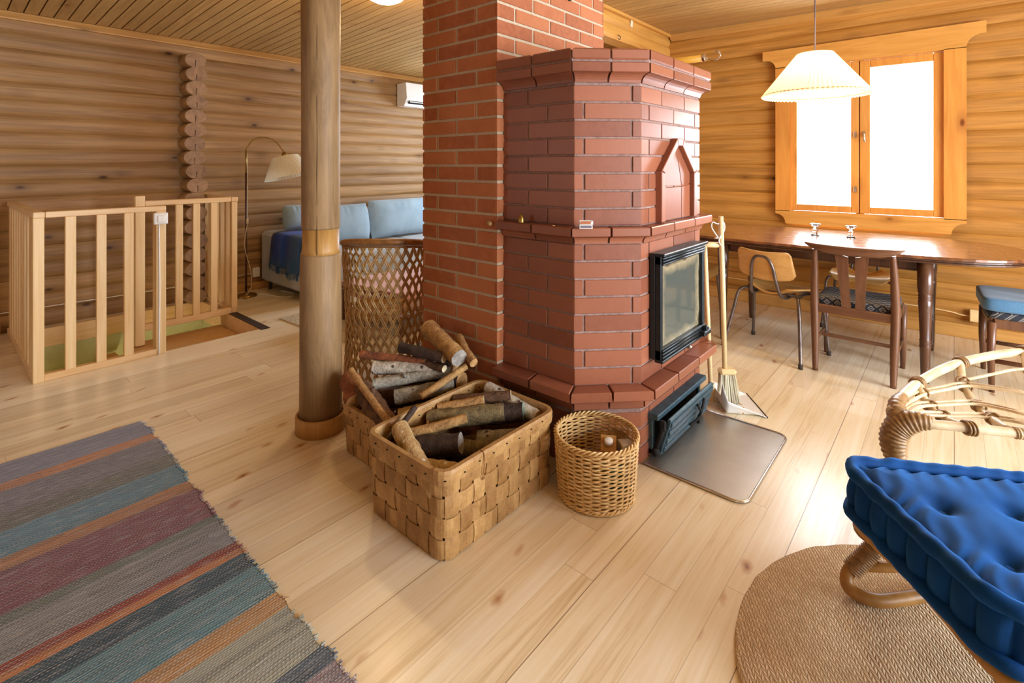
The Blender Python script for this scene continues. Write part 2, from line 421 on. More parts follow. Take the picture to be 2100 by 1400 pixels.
def m_pane():
    t = NT('window_pane'); tr = t.n('BsdfTransparent'); gl = t.n('BsdfGlossy'); gl.inputs['Roughness'].default_value = 0.02
    mx = t.n('MixShader'); mx.inputs[0].default_value = 0.05
    t.t.links.new(tr.outputs[0], mx.inputs[1]); t.t.links.new(gl.outputs[0], mx.inputs[2]); t.t.links.new(mx.outputs[0], t.o.inputs[0])
    return t.m
PANE = m_pane()
def m_shade(name, col, emit=0.0, tr=0.5):
    t = NT(name); c = plain_c = col
    d = t.n('BsdfDiffuse'); d.inputs[0].default_value = (*col, 1); q = t.n('BsdfTranslucent'); q.inputs[0].default_value = (*col, 1)
    mx = t.n('MixShader'); mx.inputs[0].default_value = tr
    t.t.links.new(d.outputs[0], mx.inputs[1]); t.t.links.new(q.outputs[0], mx.inputs[2]); t.t.links.new(mx.outputs[0], t.o.inputs[0])
    return t.m
SHADE = m_shade('pleated_lit_shade', (0.93, 0.82, 0.60), tr=0.32)
SHADEF = m_shade('pleated_floor_lamp_shade', hx('#f0ebd4'), tr=0.3)
def m_emit(name, col, s):
    t = NT(name); e = t.n('Emission'); e.inputs[0].default_value = (*col, 1); e.inputs[1].default_value = s
    t.t.links.new(e.outputs[0], t.o.inputs[0]); return t.m
BULB = m_emit('lit_bulb', (1, 0.85, 0.62), 12); OPAL = m_emit('lit_opal_glass', (1, 0.86, 0.66), 5)

def m_cane(name, light, dark, sc_=30, rough=0.45):
    t = NT(name); v = t.coord(); n = t.noise(v, sc_, 4, 0.6); T = t.tint()
    c = t.ramp(n, [(0.3, dark), (0.7, light)])
    c = t.mix(1.0, c, t.ramp(T, [(0, (0.78,) * 3), (1, (1.0,) * 3)]), 'MULTIPLY')
    t.bump(n, 0.2, 0.003); return t.out(c, rough)
CANE = m_cane('brown_rattan', hx('#cda467'), hx('#a37c44'))
CANED = m_cane('brown_rattan_rim', hx('#a8743a'), hx('#7d5226'))
CANEL = m_cane('pale_rattan', hx('#ecdab8'), hx('#c9ac80'), 14)
CANEB = m_cane('rattan_binding', hx('#b08a5a'), hx('#7c5a34'), 60)
CANEO = m_cane('honey_rattan', hx('#c9964f'), hx('#9a6a2e'), 14)
WILLOW = m_cane('willow', hx('#e8c88e'), hx('#c79a58'), 40)
def m_strip():
    t = NT('birch_splint'); v = t.coord(); x, y, z = t.sep(v); T = t.tint()
    n = t.noise(t.comb(t.math('MULTIPLY', t.math('ADD', x, y), 14.0), t.math('MULTIPLY', t.math('SUBTRACT', x, y), 14.0), t.math('MULTIPLY', z, 14.0)), 1.0, 4, 0.7)
    f = t.noise(v, 120, 2, 0.5)
    c = t.ramp(t.math('ADD', t.math('MULTIPLY', n, 0.7), t.math('MULTIPLY', f, 0.3)), [(0.32, hx('#9c7342')), (0.65, hx('#caa56d'))])
    c = t.mix(1.0, c, t.ramp(T, [(0, (0.62, 0.55, 0.47)), (1, (1.0,) * 3)]), 'MULTIPLY')
    return t.out(c, 0.5)
SPLINT = m_strip()
def m_weave(name, c1, c2, scale=400, rough=0.9, sheen=0.3, rep=None):
    t = NT(name); v = t.coord(); n = t.noise(v, 6, 3, 0.5); f = t.noise(v, scale, 2, 0.5)
    c = t.ramp(t.math('ADD', t.math('MULTIPLY', n, 0.4), t.math('MULTIPLY', f, 0.6)), [(0.35, c1), (0.65, c2)])
    t.bump(f, 0.35, 0.002); return t.out(c, rough, sheen=sheen)
SOFAF = m_weave('sofa_fabric', hx('#8f969b'), hx('#aeb6ba'))
CUSHF = m_weave('sofa_cushion_fabric', hx('#7d97a8'), hx('#9bb3c2'))
def m_velvet():
    t = NT('blue_velvet'); v = t.coord(); n = t.noise(v, 9, 3, 0.5); f = t.noise(v, 500, 2, 0.5)
    b = t.b; b.inputs['Sheen Tint'].default_value = (0.03, 0.27, 0.85, 1); b.inputs['Sheen Roughness'].default_value = 0.4
    t.bump(t.math('ADD', f, n), 0.15, 0.002)
    return t.out(t.mix(n, hx('#032450'), hx('#07488a')), 0.8, sheen=0.5, spec=0.15)
VELVET = m_velvet()
PINK = m_weave('pink_cloth', hx('#bb8480'), hx('#d3a2a0'), 200)
BLUEF = m_weave('blue_seat_pad', hx('#3f6c93'), hx('#5b8bb3'), 300)
def m_throw():
    t = NT('blue_throw'); v = t.coord(); x, y, z = t.sep(v)
    c = t.ramp(t.map(x, -5.75 * U, -5.1 * U), [(0, hx('#03144a')), (0.3, hx('#0042b8')), (0.55, hx('#052a66')), (0.75, hx('#2c4c66')), (1, hx('#05509c'))])
    c = t.mix(t.map(z, 0.34 * U, 0.5 * U, 0.7, 0), c, hx('#0f4c6e'))
    n = t.noise(v, 150, 3, 0.6); t.bump(n, 0.6, 0.004)
    return t.out(t.mix(t.map(n, 0.4, 0.7, 0, 0.25), c, hx('#1f55c8')), 0.95, sheen=0.1)
THROW = m_throw()
def m_pattern():
    t = NT('patterned_seat'); v = t.coord(); x, y, z = t.sep(v); k = 17.0
    a = t.math('FRACT', t.math('MULTIPLY', t.math('ADD', x, t.math('ADD', y, z)), k)); b = t.math('FRACT', t.math('MULTIPLY', t.math('SUBTRACT', x, t.math('ADD', y, z)), k))
    da = t.math('ABSOLUTE', t.math('SUBTRACT', a, 0.5)); db = t.math('ABSOLUTE', t.math('SUBTRACT', b, 0.5)); d = t.math('MAXIMUM', da, db)
    r1 = t.math('MULTIPLY', t.math('GREATER_THAN', d, 0.2), t.math('LESS_THAN', d, 0.33)); dot = t.math('LESS_THAN', d, 0.09)
    c = t.mix(t.math('MAXIMUM', r1, dot), hx('#2a2f3a'), hx('#8b8782'))
    t.bump(t.noise(v, 300, 2, 0.5), 0.3, 0.002); return t.out(c, 0.9)
PATTERN = m_pattern()
def m_rag():
    t = NT('rag_rug'); v = t.coord(); x, y, z = t.sep(v)
    # wobbling weft rows; the stripe colours run along the short side
    wob = t.math('MULTIPLY', t.math('SUBTRACT', t.noise(t.comb(t.math('MULTIPLY', x, 9.0), t.math('MULTIPLY', y, 1.3), 0.0), 1.0, 3, 0.5), 0.5), 0.035)
    xs = t.math('ADD', x, wob)
    L = [(-3.46, '#84879b'), (-3.25, '#bd8259'), (-3.18, '#7d7a86'), (-2.95, '#6d7069'), (-2.83, '#5f8aa0'), (-2.645, '#b07d55'), (-2.55, '#83505f'), (-2.30, '#6d7771'), (-2.25, '#8a8d92'), (-2.075, '#983c25'), (-2.045, '#c4804c'), (-2.005, '#2f4f60'), (-1.90, '#5f8a98'), (-1.73, '#c2955c'), (-1.66, '#a3a89b'), (-1.44, '#4b5c6c'), (-1.37, '#8f7e86'), (-1.1, '#6e8aa0'), (-0.9, '#b8835a')]
    x0, x1 = -3.6 * U, -0.4 * U
    stops = [((q * U - x0) / (x1 - x0), hx(c)) for q, c in L]
    c = t.ramp(t.map(xs, x0, x1), stops, 'CONSTANT')
    n1 = t.noise(t.comb(t.math('MULTIPLY', x, 170.0), t.math('MULTIPLY', y, 4.0), 0.0), 1.0, 3, 0.8)
    n2 = t.noise(t.comb(t.math('MULTIPLY', x, 120.0), t.math('MULTIPLY', y, 14.0), 3.0), 1.0, 2, 0.6)
    # rows of warp dots
    P = 0.0085; row = t.math('DIVIDE', xs, P); ri = t.math('FLOOR', row); fr = t.math('SUBTRACT', t.math('FRACT', row), 0.5)
    cc = t.math('ADD', t.math('DIVIDE', y, 0.011), t.math('MULTIPLY', ri, 0.5)); fc = t.math('SUBTRACT', t.math('FRACT', cc), 0.5)
    d = t.math('SQRT', t.math('ADD', t.math('POWER', t.math('MULTIPLY', fr, 1.5), 2.0), t.math('POWER', fc, 2.0)))
    dot = t.map(d, 0.18, 0.42, 1, 0)
    hue = t.white(t.comb(ri, t.math('FLOOR', t.math('MULTIPLY', y, 3.0)), 0.0))
    c = t.mix(t.map(n1, 0.48, 0.78, 0, 0.7), c, t.mix(0.6, c, hx('#1b2233')))
    c = t.mix(t.map(n2, 0.5, 0.7, 0, 0.45), c, hx('#b9bcc0'))
    c = t.mix(t.math('MULTIPLY', dot, t.map(hue, 0, 1, 0.1, 0.6)), c, hx('#c9cbc6'))
    c = t.mix(t.math('MULTIPLY', t.math('SUBTRACT', 1.0, dot), t.map(hue, 0.35, 0.9, 0, 0.55)), c, t.mix(0.7, c, hx('#151a30')))
    t.bump(t.math('ADD', dot, t.math('MULTIPLY', n1, 1.2)), 0.7, 0.004)
    return t.out(t.mix(0.05, c, hx('#dfe2e4')), 0.95)
RAG = m_rag()
def m_jute(name='jute_braid', light='#f2dfbe', dark='#b38f64', a=2.15, P=0.0092):
    t = NT(name); v = t.coord(); x, y, z = t.sep(v)
    ca, sa = math.cos(a), math.sin(a)
    p = t.math('ADD', t.math('MULTIPLY', x, ca), t.math('MULTIPLY', y, sa)); q = t.math('SUBTRACT', t.math('MULTIPLY', y, ca), t.math('MULTIPLY', x, sa))
    wv = t.math('MULTIPLY', t.math('SUBTRACT', t.noise(v, 5, 2, 0.5), 0.5), 0.03)
    row = t.math('DIVIDE', t.math('ADD', q, wv), P); ri = t.math('FLOOR', row); fr = t.math('SUBTRACT', t.math('FRACT', row), 0.5)
    par = t.math('SUBTRACT', t.math('MULTIPLY', t.math('FRACT', t.math('MULTIPLY', ri, 0.5)), 4.0), 1.0)
    cc = t.math('ADD', t.math('DIVIDE', p, P * 1.7), t.math('MULTIPLY', t.math('MULTIPLY', fr, par), 0.9)); ci = t.math('FLOOR', cc); fc = t.math('SUBTRACT', t.math('FRACT', cc), 0.5)
    h = t.math('MULTIPLY', t.map(t.math('ABSOLUTE', fr), 0.1, 0.5, 1, 0), t.map(t.math('ABSOLUTE', fc), 0.15, 0.5, 1, 0))
    h = t.math('POWER', h, 0.6); rnd = t.white(t.comb(ri, ci, 1.0)); n = t.noise(v, 240, 3, 0.7)
    c = t.mix(t.math('MULTIPLY_ADD', h, 0.65, 0.3), hx(dark), t.mix(rnd, hx(light), t.mix(0.5, hx(light), hx(dark))))
    c = t.mix(t.map(n, 0.5, 0.8, 0, 0.5), c, hx('#efe0c4'))
    t.bump(t.math('ADD', h, t.math('MULTIPLY', n, 0.3)), 0.7, 0.005)
    return t.out(c, 0.95)
JUTE = m_jute()
SMALLRUG = plain('patterned_small_rug', hx('#b7a98e'), 0.95, scale=90, var=0.6, bump=0.5)
BARKS = {}
def bark(name, light, dark, spots=None, sc_=14):
    t = NT('bark_' + name); v = t.coord(); T = t.tint()
    n = t.noise(v, sc_, 5, 0.7, 0.8); n2 = t.noise(v, sc_ * 6, 3, 0.7)
    c = t.ramp(t.math('ADD', t.math('MULTIPLY', n, 0.7), t.math('MULTIPLY', n2, 0.3)), [(0.36, dark), (0.6, light)])
    if spots:
        vo = t.voro(v, 22); c = t.mix(t.map(vo.outputs['Distance'], 0.12, 0.22, 1, 0), c, spots)
    t.bump(t.math('ADD', n, n2), 0.7, 0.008); m = t.out(c, 0.8); BARKS[name] = m
bark('white', hx('#d8d2c4'), hx('#8b8272'), hx('#4a3d33')); bark('grey', hx('#b0aa9a'), hx('#5c564c'), hx('#39332c'))
bark('brown', hx('#7b5638'), hx('#35231a')); bark('dark', hx('#4d3a30'), hx('#1e1613')); bark('tan', hx('#c49a5e'), hx('#7b5530'))
bark('olive', hx('#8e7c52'), hx('#4c3f29')); bark('red', hx('#a5623a'), hx('#57301d')); bark('birch', hx('#d9bf8e'), hx('#9c7848'), hx('#e8e2d4'), 9)
def m_cut(name, c1, c2):
    t = NT(name); v = t.coord(); n = t.noise(v, 40, 4, 0.6)
    return t.out(t.ramp(n, [(0.3, c2), (0.7, c1)]), 0.85)
CUTP = m_cut('cut_end_pale', hx('#e8ddba'), hx('#c9b184')); CUTG = m_cut('cut_end_grey', hx('#a8a39b'), hx('#6f6860'))
CUTB = m_cut('cut_end_green', hx('#8fb0a4'), hx('#5f8478')); CUTT = m_cut('cut_end_tan', hx('#c9a06a'), hx('#94683a'))
LEAF = plain('leaf_green', hx('#7fa890'), 0.7, var=0.3); SNOWG = plain('outside_ground', hx('#d8dcd8'), 0.9)
CARD = wood('carton_board', hx('#b98a4c'), hx('#a3763a'), 'z', 3, 8, 0.6, 0, 0.1, bump=0)

# ------------------------------------------------------------------ the room
XL, XR, YB, YF = -6.2, 3.0, 5.77, -2.7       # left, right, window-side and camera-side walls
LP = 0.145                                    # height of one log
def ceil_z(x): return 2.97 - 0.052 * (-2.55 - x) if x < -2.55 else 2.985 - 0.022 * (x + 2.55)
# floor with the L-shaped stair opening
m = MB()
HX0, HX1, HY0, HY1 = -6.08, -4.64, 0.50, 1.965
for a, b, c, d in ((XL - .2, XR + .2, YF - .2, HY0), (XL - .2, XR + .2, HY1, YB + .2), (XL - .2, HX0, HY0, HY1), (HX1, XR + .2, HY0, HY1)):
    m.span(a, b, c, d, -0.10, 0, 0)
tag(m.build('floor', FLOOR), 'pale pine board floor with knots', kind='structure')

def log_wall(name, mat_, axis, at, a0, a1, z1f, face, holes=(), z0=0.0):
    """logs bulging towards the room: axis 'x' or 'y' is the length, 'at' the crest plane, face = +1/-1 the side of the room"""
    m = MB(); k = 0; depth = 0.021; rng = random.Random(len(name))
    while z0 + k * LP < 3.1:
        za = z0 + k * LP; zb = za + LP
        segs = [(a0, a1)]
        for (h0, h1, hz0, hz1) in holes:
            if zb > hz0 + 1e-6 and za < hz1 - 1e-6:
                segs = [s2 for s1 in segs for s2 in ((s1[0], min(s1[1], h0)), (max(s1[0], h1), s1[1])) if s2[1] - s2[0] > 0.01]
        for (s0, s1) in segs:
            n = 10; P = []; F = []
            L = s1 - s0; cols = max(2, int(L / 0.25)); bul = depth * rng.uniform(.85, 1.1)
            for i in range(cols + 1):
                u = s0 + L * i / cols
                for j in range(n + 1):
                    t = j / n; w_ = abs(2 * t - 1) ** 3.2
                    dz = 0.004 * noise.noise((u * 1.7, k * 3.1, 0)) * (1 - abs(2 * t - 1))
                    off = bul * w_ + 0.004 * noise.noise((u * 2.3, k * 1.9, 4)) * (1 - w_)
                    p = (u, at - face * off, za + t * LP + dz) if axis == 'x' else (at - face * off, u, za + t * LP + dz)
                    P.append(p)
            for i in range(cols):
                for j in range(n):
                    q = (i * (n + 1) + j, (i + 1) * (n + 1) + j, (i + 1) * (n + 1) + j + 1, i * (n + 1) + j + 1)
                    F.append(q if (face == -1) == (axis == 'x') else q[::-1])
            m.add(P, F, 0, None, True)
            b0 = at - face * 0.16; b1 = at - face * 0.03
            if axis == 'x': m.span(s0, s1, b0, b1, za, zb, 0)
            else: m.span(b0, b1, s0, s1, za, zb, 0)
        k += 1
    return tag(m.build(name, mat_), None, kind='structure')
tag(log_wall('wall_left', LOGW, 'y', -6.18, YF, YB + 0.1, None, +1, z0=-0.0), 'brown log wall behind the stair railing')
tag(log_wall('wall_back', LOGD, 'x', 5.745, XL, XR, None, -1, holes=((-1.25, -0.057, 0.985, 2.43), (-5.5, -4.1, 0.985, 2.43))), 'log wall coloured lamplit amber, with the dining window')
tag(log_wall('wall_right', LOGD, 'y', 2.98, YF, YB + 0.1, None, -1, holes=((1.0, 4.3, 0.29, 2.47),)), 'log wall with the terrace windows')
tag(log_wall('wall_front', LOGD, 'x', -2.68, XL, XR, None, +1, holes=((0.9, 2.3, 0.87, 2.32), (-5.2, -4.2, 0.87, 2.32))), 'log wall behind the viewer')
# ceiling boards: two gentle slopes that meet over the ridge beam
m = MB(); rng = random.Random(3)
y = YF
while y < YB + 0.05:
    for xa, xb in ((XL - .1, -2.6), (-2.6, XR + .1)):
        P = []
        for x in (xa, xb):
            for yy in (y + 0.004, y + 0.093):
                for dz in (0, 0.02):
                    P.append((x, yy, (ceil_z(x) if x < -2.6 or xa > -3 else 2.97) + dz))
        m.add(P, [(0, 4, 6, 2), (1, 3, 7, 5), (0, 1, 5, 4), (2, 6, 7, 3), (0, 2, 3, 1), (4, 5, 7, 6)], 0)
    y += 0.0995
for xa, xb in ((XL - .1, -2.6), (-2.6, XR + .1)):
    z0, z1 = ceil_z(xa), ceil_z(xb)
    if xb == -2.6: z1 = 2.97
    m.add([(xa, YF, z0 + .012), (xb, YF, z1 + .012), (xb, YB, z1 + .012), (xa, YB, z0 + .012), (xa, YF, z0 + .1), (xb, YF, z1 + .1), (xb, YB, z1 + .1), (xa, YB, z0 + .1)],
          [(0, 1, 2, 3), (4, 7, 6, 5), (0, 4, 5, 1), (2, 6, 7, 3)], 1)
tag(m.build('ceiling', [CEIL, plain('ceiling_groove', hx('#5f3f20'), 0.8)]), 'varnished pine board ceiling in two low slopes', kind='structure')
# ceiling trims and baseboards
m = MB(); m.prism([(0, 0), (0.045, 0), (0.045, 0.012), (0.018, 0.072), (0, 0.072)], YF, YB, 0, 0.5, M=Matrix(((1, 0, 0, -6.185), (0, 0, 1, 0), (0, 1, 0, 2.706), (0, 0, 0, 1))))
tag(m.build('trim_1', TRIM), 'pine trim under the ceiling on the left wall', kind='structure')
m = MB()
m.add([(-2.5, 5.75, 2.893), (2.9, 5.75, 2.775), (2.9, 5.75, 2.87), (-2.5, 5.75, 2.99), (-2.5, 5.695, 2.915), (2.9, 5.695, 2.797), (2.9, 5.71, 2.87), (-2.5, 5.71, 2.99)],
      [(0, 1, 5, 4), (4, 5, 6, 7), (0, 4, 7, 3), (1, 2, 6, 5)], 0, 0.5)
tag(m.build('trim_2', TRIMX), 'pine trim under the ceiling on the window wall', kind='structure')
m = MB(); m.span(-2.5, XR, 5.705, 5.75, 0, 0.115, 0, 0.5, 0.006)
tag(m.build('baseboard_back', TRIMX), 'pine baseboard under the dining window', kind='structure')
m = MB(); m.span(-6.19, -6.145, 2.05, YB, 0, 0.085, 0, 0.5, 0.006); m.span(-6.19, -6.145, YF, 0.44, 0, 0.085, 0, 0.5, 0.006)
tag(m.build('baseboard_left', TRIM), 'pine baseboard of the left log wall', kind='structure')
# crossing log ends on the left wall
root = thing('log_crossing', 'stack of rounded log ends projecting from the left wall', 'log ends', (-6.18, 1.875, 0))
root['kind'] = 'structure'
rng = random.Random(11)
for k in range(0, 19):
    z = 0.075 + k * LP
    if z > 2.66: break
    m = MB(); n = 20; L = 0.20 + rng.uniform(-.012, .012); y0 = rng.uniform(-.012, .012)
    prof = [(0.0, 1), (L - .006, 1), (L, .96)]
    P = []; F = []
    for (xx, s_) in prof:
        for i in range(n):
            a = 2 * PI * i / n; P.append((xx, y0 + 0.103 * s_ * math.cos(a) * (1 + .03 * noise.noise((i, k, 0))), z + 0.0785 * s_ * math.sin(a)))
    for j in range(2):
        for i in range(n):
            l = (i + 1) % n; F.append((j * n + i, j * n + l, (j + 1) * n + l, (j + 1) * n + i))
    m.add(P, F, 0, None, True)
    m.add([P[2 * n + i] for i in range(n)], [tuple(range(n))], 1)
    m.add([(L + .001, y0 - .004, z), (L + .001, y0 + .004, z), (L + .001, y0 + .002, z - .068), (L + .001, y0 - .002, z - .068)], [(0, 3, 2, 1)], 2)
    m.build('log_end', [LOGW, LOGEND, BLACK], root)

# stair pit
m = MB()
m.span(HX0 - .02, HX0, HY0, HY1, -2.4, -0.16, 0); m.span(HX0, HX1, HY1, HY1 + .02, -2.4, -0.2, 0); m.span(HX0, HX1, HY0 - .02, HY0, -2.4, -0.2, 0); m.span(HX1, HX1 + .02, HY0, HY1, -2.4, -0.10, 0)
m.span(HX0, HX1, HY0, HY1, -2.42, -2.4, 0)
tag(m.build('trim_3', GREEN), 'green plastered sides of the stair opening', kind='structure')
m = MB()
m.span(HX0 - .02, HX0 + .012, HY0, HY1, -0.16, 0.004, 0, .5, .003); m.span(HX0, HX1, HY1 - .012, HY1 + .01, -0.2, -0.001, 0, .3, .003); m.span(HX0, HX1, HY0 - .01, HY0 + .012, -0.2, -0.001, 0, .7, .003)
tag(m.build('trim_4', PINEY), 'pale pine boards lining the stair opening', kind='structure')
m = MB(); m.span(-5.34, -4.60, 1.955, 2.03, -0.004, 0.004, 0)
tag(m.build('trim_5', plain('dark_strip', hx('#3a2d25'), 0.6)), 'dark strip along the end of the stair opening', kind='structure')
st = thing('stair_flight', 'board treads of the stair going down inside the opening', 'stairs', (-5.1, 1.6, -0.135))
m = MB(); m.span(-0.42, 0.44, -0.42, 0.345, -0.03, 0, 0, .5, .004); m.build('tread', PLYB, st)
for k in range(1, 7):
    m = MB(); m.span(-0.95, 0.44, -0.42 - 0.001 - 0.11 * k, -0.28 - 0.11 * k, -0.03 - 0.2 * k, -0.2 * k, 0, .5, .004); m.build('tread', PLYB, st)

# ridge beam and round post
m = MB()
for z0, z1 in ((2.695, 2.835), (2.835, 2.96)):
    pr = []
    for sx in (1, -1):
        for i in range(9):
            t = i / 8 if sx == 1 else 1 - i / 8
            pr.append((sx * (0.1 - 0.02 * abs(2 * t - 1) ** 3), z0 + (z1 - z0) * t))
    m.prism(pr[:9] + pr[9:], YF, YB - .02, 0, None, M=Matrix(((1, 0, 0, -2.62), (0, 0, 1, 0), (0, 1, 0, 0), (0, 0, 0, 1))))
m.span(-2.53, -2.49, 3.0, YB - .02, 2.935, 2.98, 0)
bm_ = tag(m.build('ridge_beam', wood('beam_pine', hx('#dfaa58'), hx('#b8823a'), 'y', 1.0, 14, 0.5, 0.4, 0.1, knotcol=hx('#5a3212'))), 'two stacked pine logs forming the beam under the ceiling ridge', 'beam')
pp = thing('round_post', 'round timber post with a pale cut collar in front of the sofa', 'post', (-2.640, 1.440, 0))
m = MB(); m.lathe([(0.112, 0.0), (0.110, 0.5), (0.107, 0.955), (0.104, 0.965)], 48); m.build('lower_shaft', POST, pp)
m = MB(); m.lathe([(0.104, 0.965), (0.097, 0.985), (0.096, 1.10)], 48, mi=0); m.build('cut_collar', POSTC, pp)
m = MB(); m.lathe([(0.096, 1.10), (0.101, 1.112), (0.102, 2.0), (0.106, 2.70)], 48); m.build('upper_shaft', POST, pp)
m = MB(); m.lathe([(0.112, 0.0), (0.132, 0.0), (0.132, 0.085), (0.127, 0.092), (0.118, 0.092), (0.112, 0.075)], 48); m.build('base_ring', POSTC, pp)
m = MB(); m.tube([(0.078 + .001 * math.sin(i), -0.064 + .001 * math.cos(i * 1.7), .1 + i * .1) for i in range(26)], .0016, 4); 
m.build('crack', BLACK, pp)

# ------------------------------------------------------------------ chimney
def brick_face(m, M, L, H, pitch, course, jt, off, proud, z0=0, first=0, clip=None, mi=0, ch=0.002, jt2=None):
    """bricks on a face: local x along the face, local y out of it, local z up"""
    rows = int(H / course + 0.5)
    for r_ in range(rows):
        za = z0 + r_ * course; zb = min(za + course - jt, z0 + H)
        x = off[(r_ + first) % len(off)] - pitch
        while x < L:
            a, b = max(x, 0), min(x + pitch - (jt2 or jt), L)
            if b - a > 0.012:
                e = random.uniform(-.0012, .0012)
                m.box(((a + b) / 2, proud / 2 - .01 + e / 2, (za + zb) / 2), (b - a, proud + .02 + e, zb - za), mi, None, ch, None) if M is None else \
                    _bx(m, M, ((a + b) / 2, proud / 2 - .01 + e / 2, (za + zb) / 2), (b - a, proud + .02 + e, zb - za), mi, ch)
            x += pitch
def _bx(m, M, c, d, mi, ch):
    o = m.T; m.T = o @ M; m.box(c, d, mi, None, ch); m.T = o
def face_frame(p0, p1):
    """frame with x from p0 to p1, z up, y pointing to the right-hand side of p0->p1 (out)"""
    a = Vector((p1[0] - p0[0], p1[1] - p0[1], 0)); L = a.length; a.normalize(); o = Vector((a.y, -a.x, 0))
    return Matrix(((a.x, o.x, 0, p0[0]), (a.y, o.y, 0, p0[1]), (0, 0, 1, 0), (0, 0, 0, 1))), L
CX0, CX1, CY0, CY1 = -2.446, -1.83, 1.996, 3.083
ch = thing('chimney', 'tall orange-red brick chimney with pale mortar joints behind the stove', 'chimney', (0, 0, 0))
ch['kind'] = 'structure'
m = MB(); m.span(CX0 + .006, CX1 - .006, CY0 + .006, CY1 - .006, 0, 3.0, 0); m.build('mortar', MORTAR, ch)
m = MB(); CH = .0873
z0 = .045 - .0873 + .012
# every face starts so that the joints fall as in the photograph
fr, L = face_frame((CX0, CY0), (CX1, CY0)); brick_face(m, fr, L, 2.97, .321, CH, .0155, (.145, .307), .0, z0, 0, jt2=.018)
fr, L = face_frame((CX1, CY0), (CX1, CY1)); brick_face(m, fr, L, 2.97, .321, CH, .0155, (.155, .315), .0, z0, 0)
fr, L = face_frame((CX1, CY1), (CX0, CY1)); brick_face(m, fr, L, 2.97, .321, CH, .0155, (.155, .315), .0, z0, 0)
fr, L = face_frame((CX0, CY1), (CX0, CY0)); brick_face(m, fr, L, 2.97, .321, CH, .0155, (.155, .315), .0, z0, 0)
m.build('brickwork', BRICK, ch)
hk = thing('iron_wall_hook', 'small dark iron hook on the upper chimney side', 'hook', (CX1, 2.626, 2.50))
m = MB(); m.box((.004, 0, .02), (.008, .035, .06), 0, None, .003); m.build('plate', IRON, hk)
m = MB(); m.tube(rail([(0, 0, .02), (.03, 0, .0), (.045, 0, -.02), (.035, 0, -.035), (.02, 0, -.028)], 6), .004, 6); m.build('hook', IRON, hk)

# ------------------------------------------------------------------ masonry stove
sv = thing('masonry_stove', 'red-brown brick heat-storing stove with a black glass fire door', 'stove', (0, 0, 0))
def octo(o):
    """plan of the stove grown outwards by o"""
    t = 0.4142
    return [(-1.83, 2.045 - o), (-1.375 + o * t, 2.045 - o), (-1.145 + o, 2.28 - o * t), (-1.145 + o, 3.03 + o * t), (-1.375 + o * t, 3.265 + o), (-1.83, 3.265 + o)]
m = MB(); m.prism(octo(-.006), 0, 1.9, 0); m.prism(octo(.05), 1.892, 1.99, 0); m.prism(octo(.0), .28, .385, 0)
m.build('mortar_core', GROUT, sv)
body = MB(); SC = .0853; PT = .296
def stove_rows(z0, rows, first=0, o=0.0):
    P = octo(o); offs = [(.175, .30), (.287, .052), (.235, .09), (.2, .08), (.2, .1)]
    for i in range(5):
        fr, L = face_frame(P[i], P[i + 1]); brick_face(body, fr, L, rows * SC, PT, SC, .0105, offs[i], .0, z0, first)
stove_rows(.006, 3, 1); body.build('brick_base', TILE, sv); body = MB(); stove_rows(.395, 8, 0); body.build('brick_firebox', TILE, sv); body = MB(); stove_rows(1.160, 8, 1)
body.build('brick_upper_body', TILE, sv)
def slab(m, o, z0, z1, T_, joints, ch=.004):
    """ring of tiles along the stove plan: outer offset o, going T_ inwards"""
    P = octo(o); Q = octo(o - T_)
    for i in range(5):
        a0, a1, b0, b1 = Vector(P[i]), Vector(P[i + 1]), Vector(Q[i]), Vector(Q[i + 1])
        n = joints[i]; g = .005 / (a1 - a0).length
        for k in range(n):
            s0 = k / n + (g if not (i == 0 and k == 0) else 0); s1 = (k + 1) / n - (g if not (i == 4 and k == n - 1) else 0)
            # mitred inner edge
            q = [a0.lerp(a1, s0), a0.lerp(a1, s1), b0.lerp(b1, s1), b0.lerp(b1, s0)]
            m.prism([tuple(v) for v in q], z0, z1, 0, None, ch)
JN = (2, 2, 3, 2, 2)
m = MB(); slab(m, .022, .282, .342, .12, (2, 2, 3, 2, 2)); slab(m, .088, .346, .392, .20, (2, 2, 3, 2, 2)); m.build('hearth_ledge', TILE, sv)
m = MB(); slab(m, .066, 1.112, 1.155, .20, (2, 2, 3, 2, 2))
def cove(m, o0, o1, z0, z1, jn):
    n = 5; P = [octo(o0 + (o1 - o0) * (1 - math.cos(PI / 2 * k / n))) for k in range(n + 1)]; Z = [z0 + (z1 - z0) * math.sin(PI / 2 * k / n) for k in range(n + 1)]
    I = octo(o0 - .03)
    for i in range(5):
        for q in range(jn[i]):
            g = .005 / (Vector(P[0][i + 1]) - Vector(P[0][i])).length
            s0, s1 = q / jn[i] + g, (q + 1) / jn[i] - g; V = []; F = []
            for k in range(n + 1):
                a, b = Vector(P[k][i]), Vector(P[k][i + 1])
                V += [(*a.lerp(b, s0), Z[k]), (*a.lerp(b, s1), Z[k])]
            a, b = Vector(I[i]), Vector(I[i + 1])
            V += [(*a.lerp(b, s0), z1), (*a.lerp(b, s1), z1), (*a.lerp(b, s0), z0), (*a.lerp(b, s1), z0)]
            for k in range(n): F.append((2 * k, 2 * k + 1, 2 * k + 3, 2 * k + 2))
            e = 2 * n + 2
            F += [(2 * n, 2 * n + 1, e + 1, e), (1, 0, e + 2, e + 3), tuple([2 * k for k in range(n + 1)] + [e, e + 2])[::-1] if False else tuple([e + 2, e] + [2 * k for k in range(n, -1, -1)]), tuple([2 * k + 1 for k in range(n + 1)] + [e + 1, e + 3])]
            m.add(V, F, 0, None, False)
cove(m, .012, .045, 1.073, 1.108, (2, 2, 3, 2, 2)); m.build('mantel_shelf', TILE, sv)
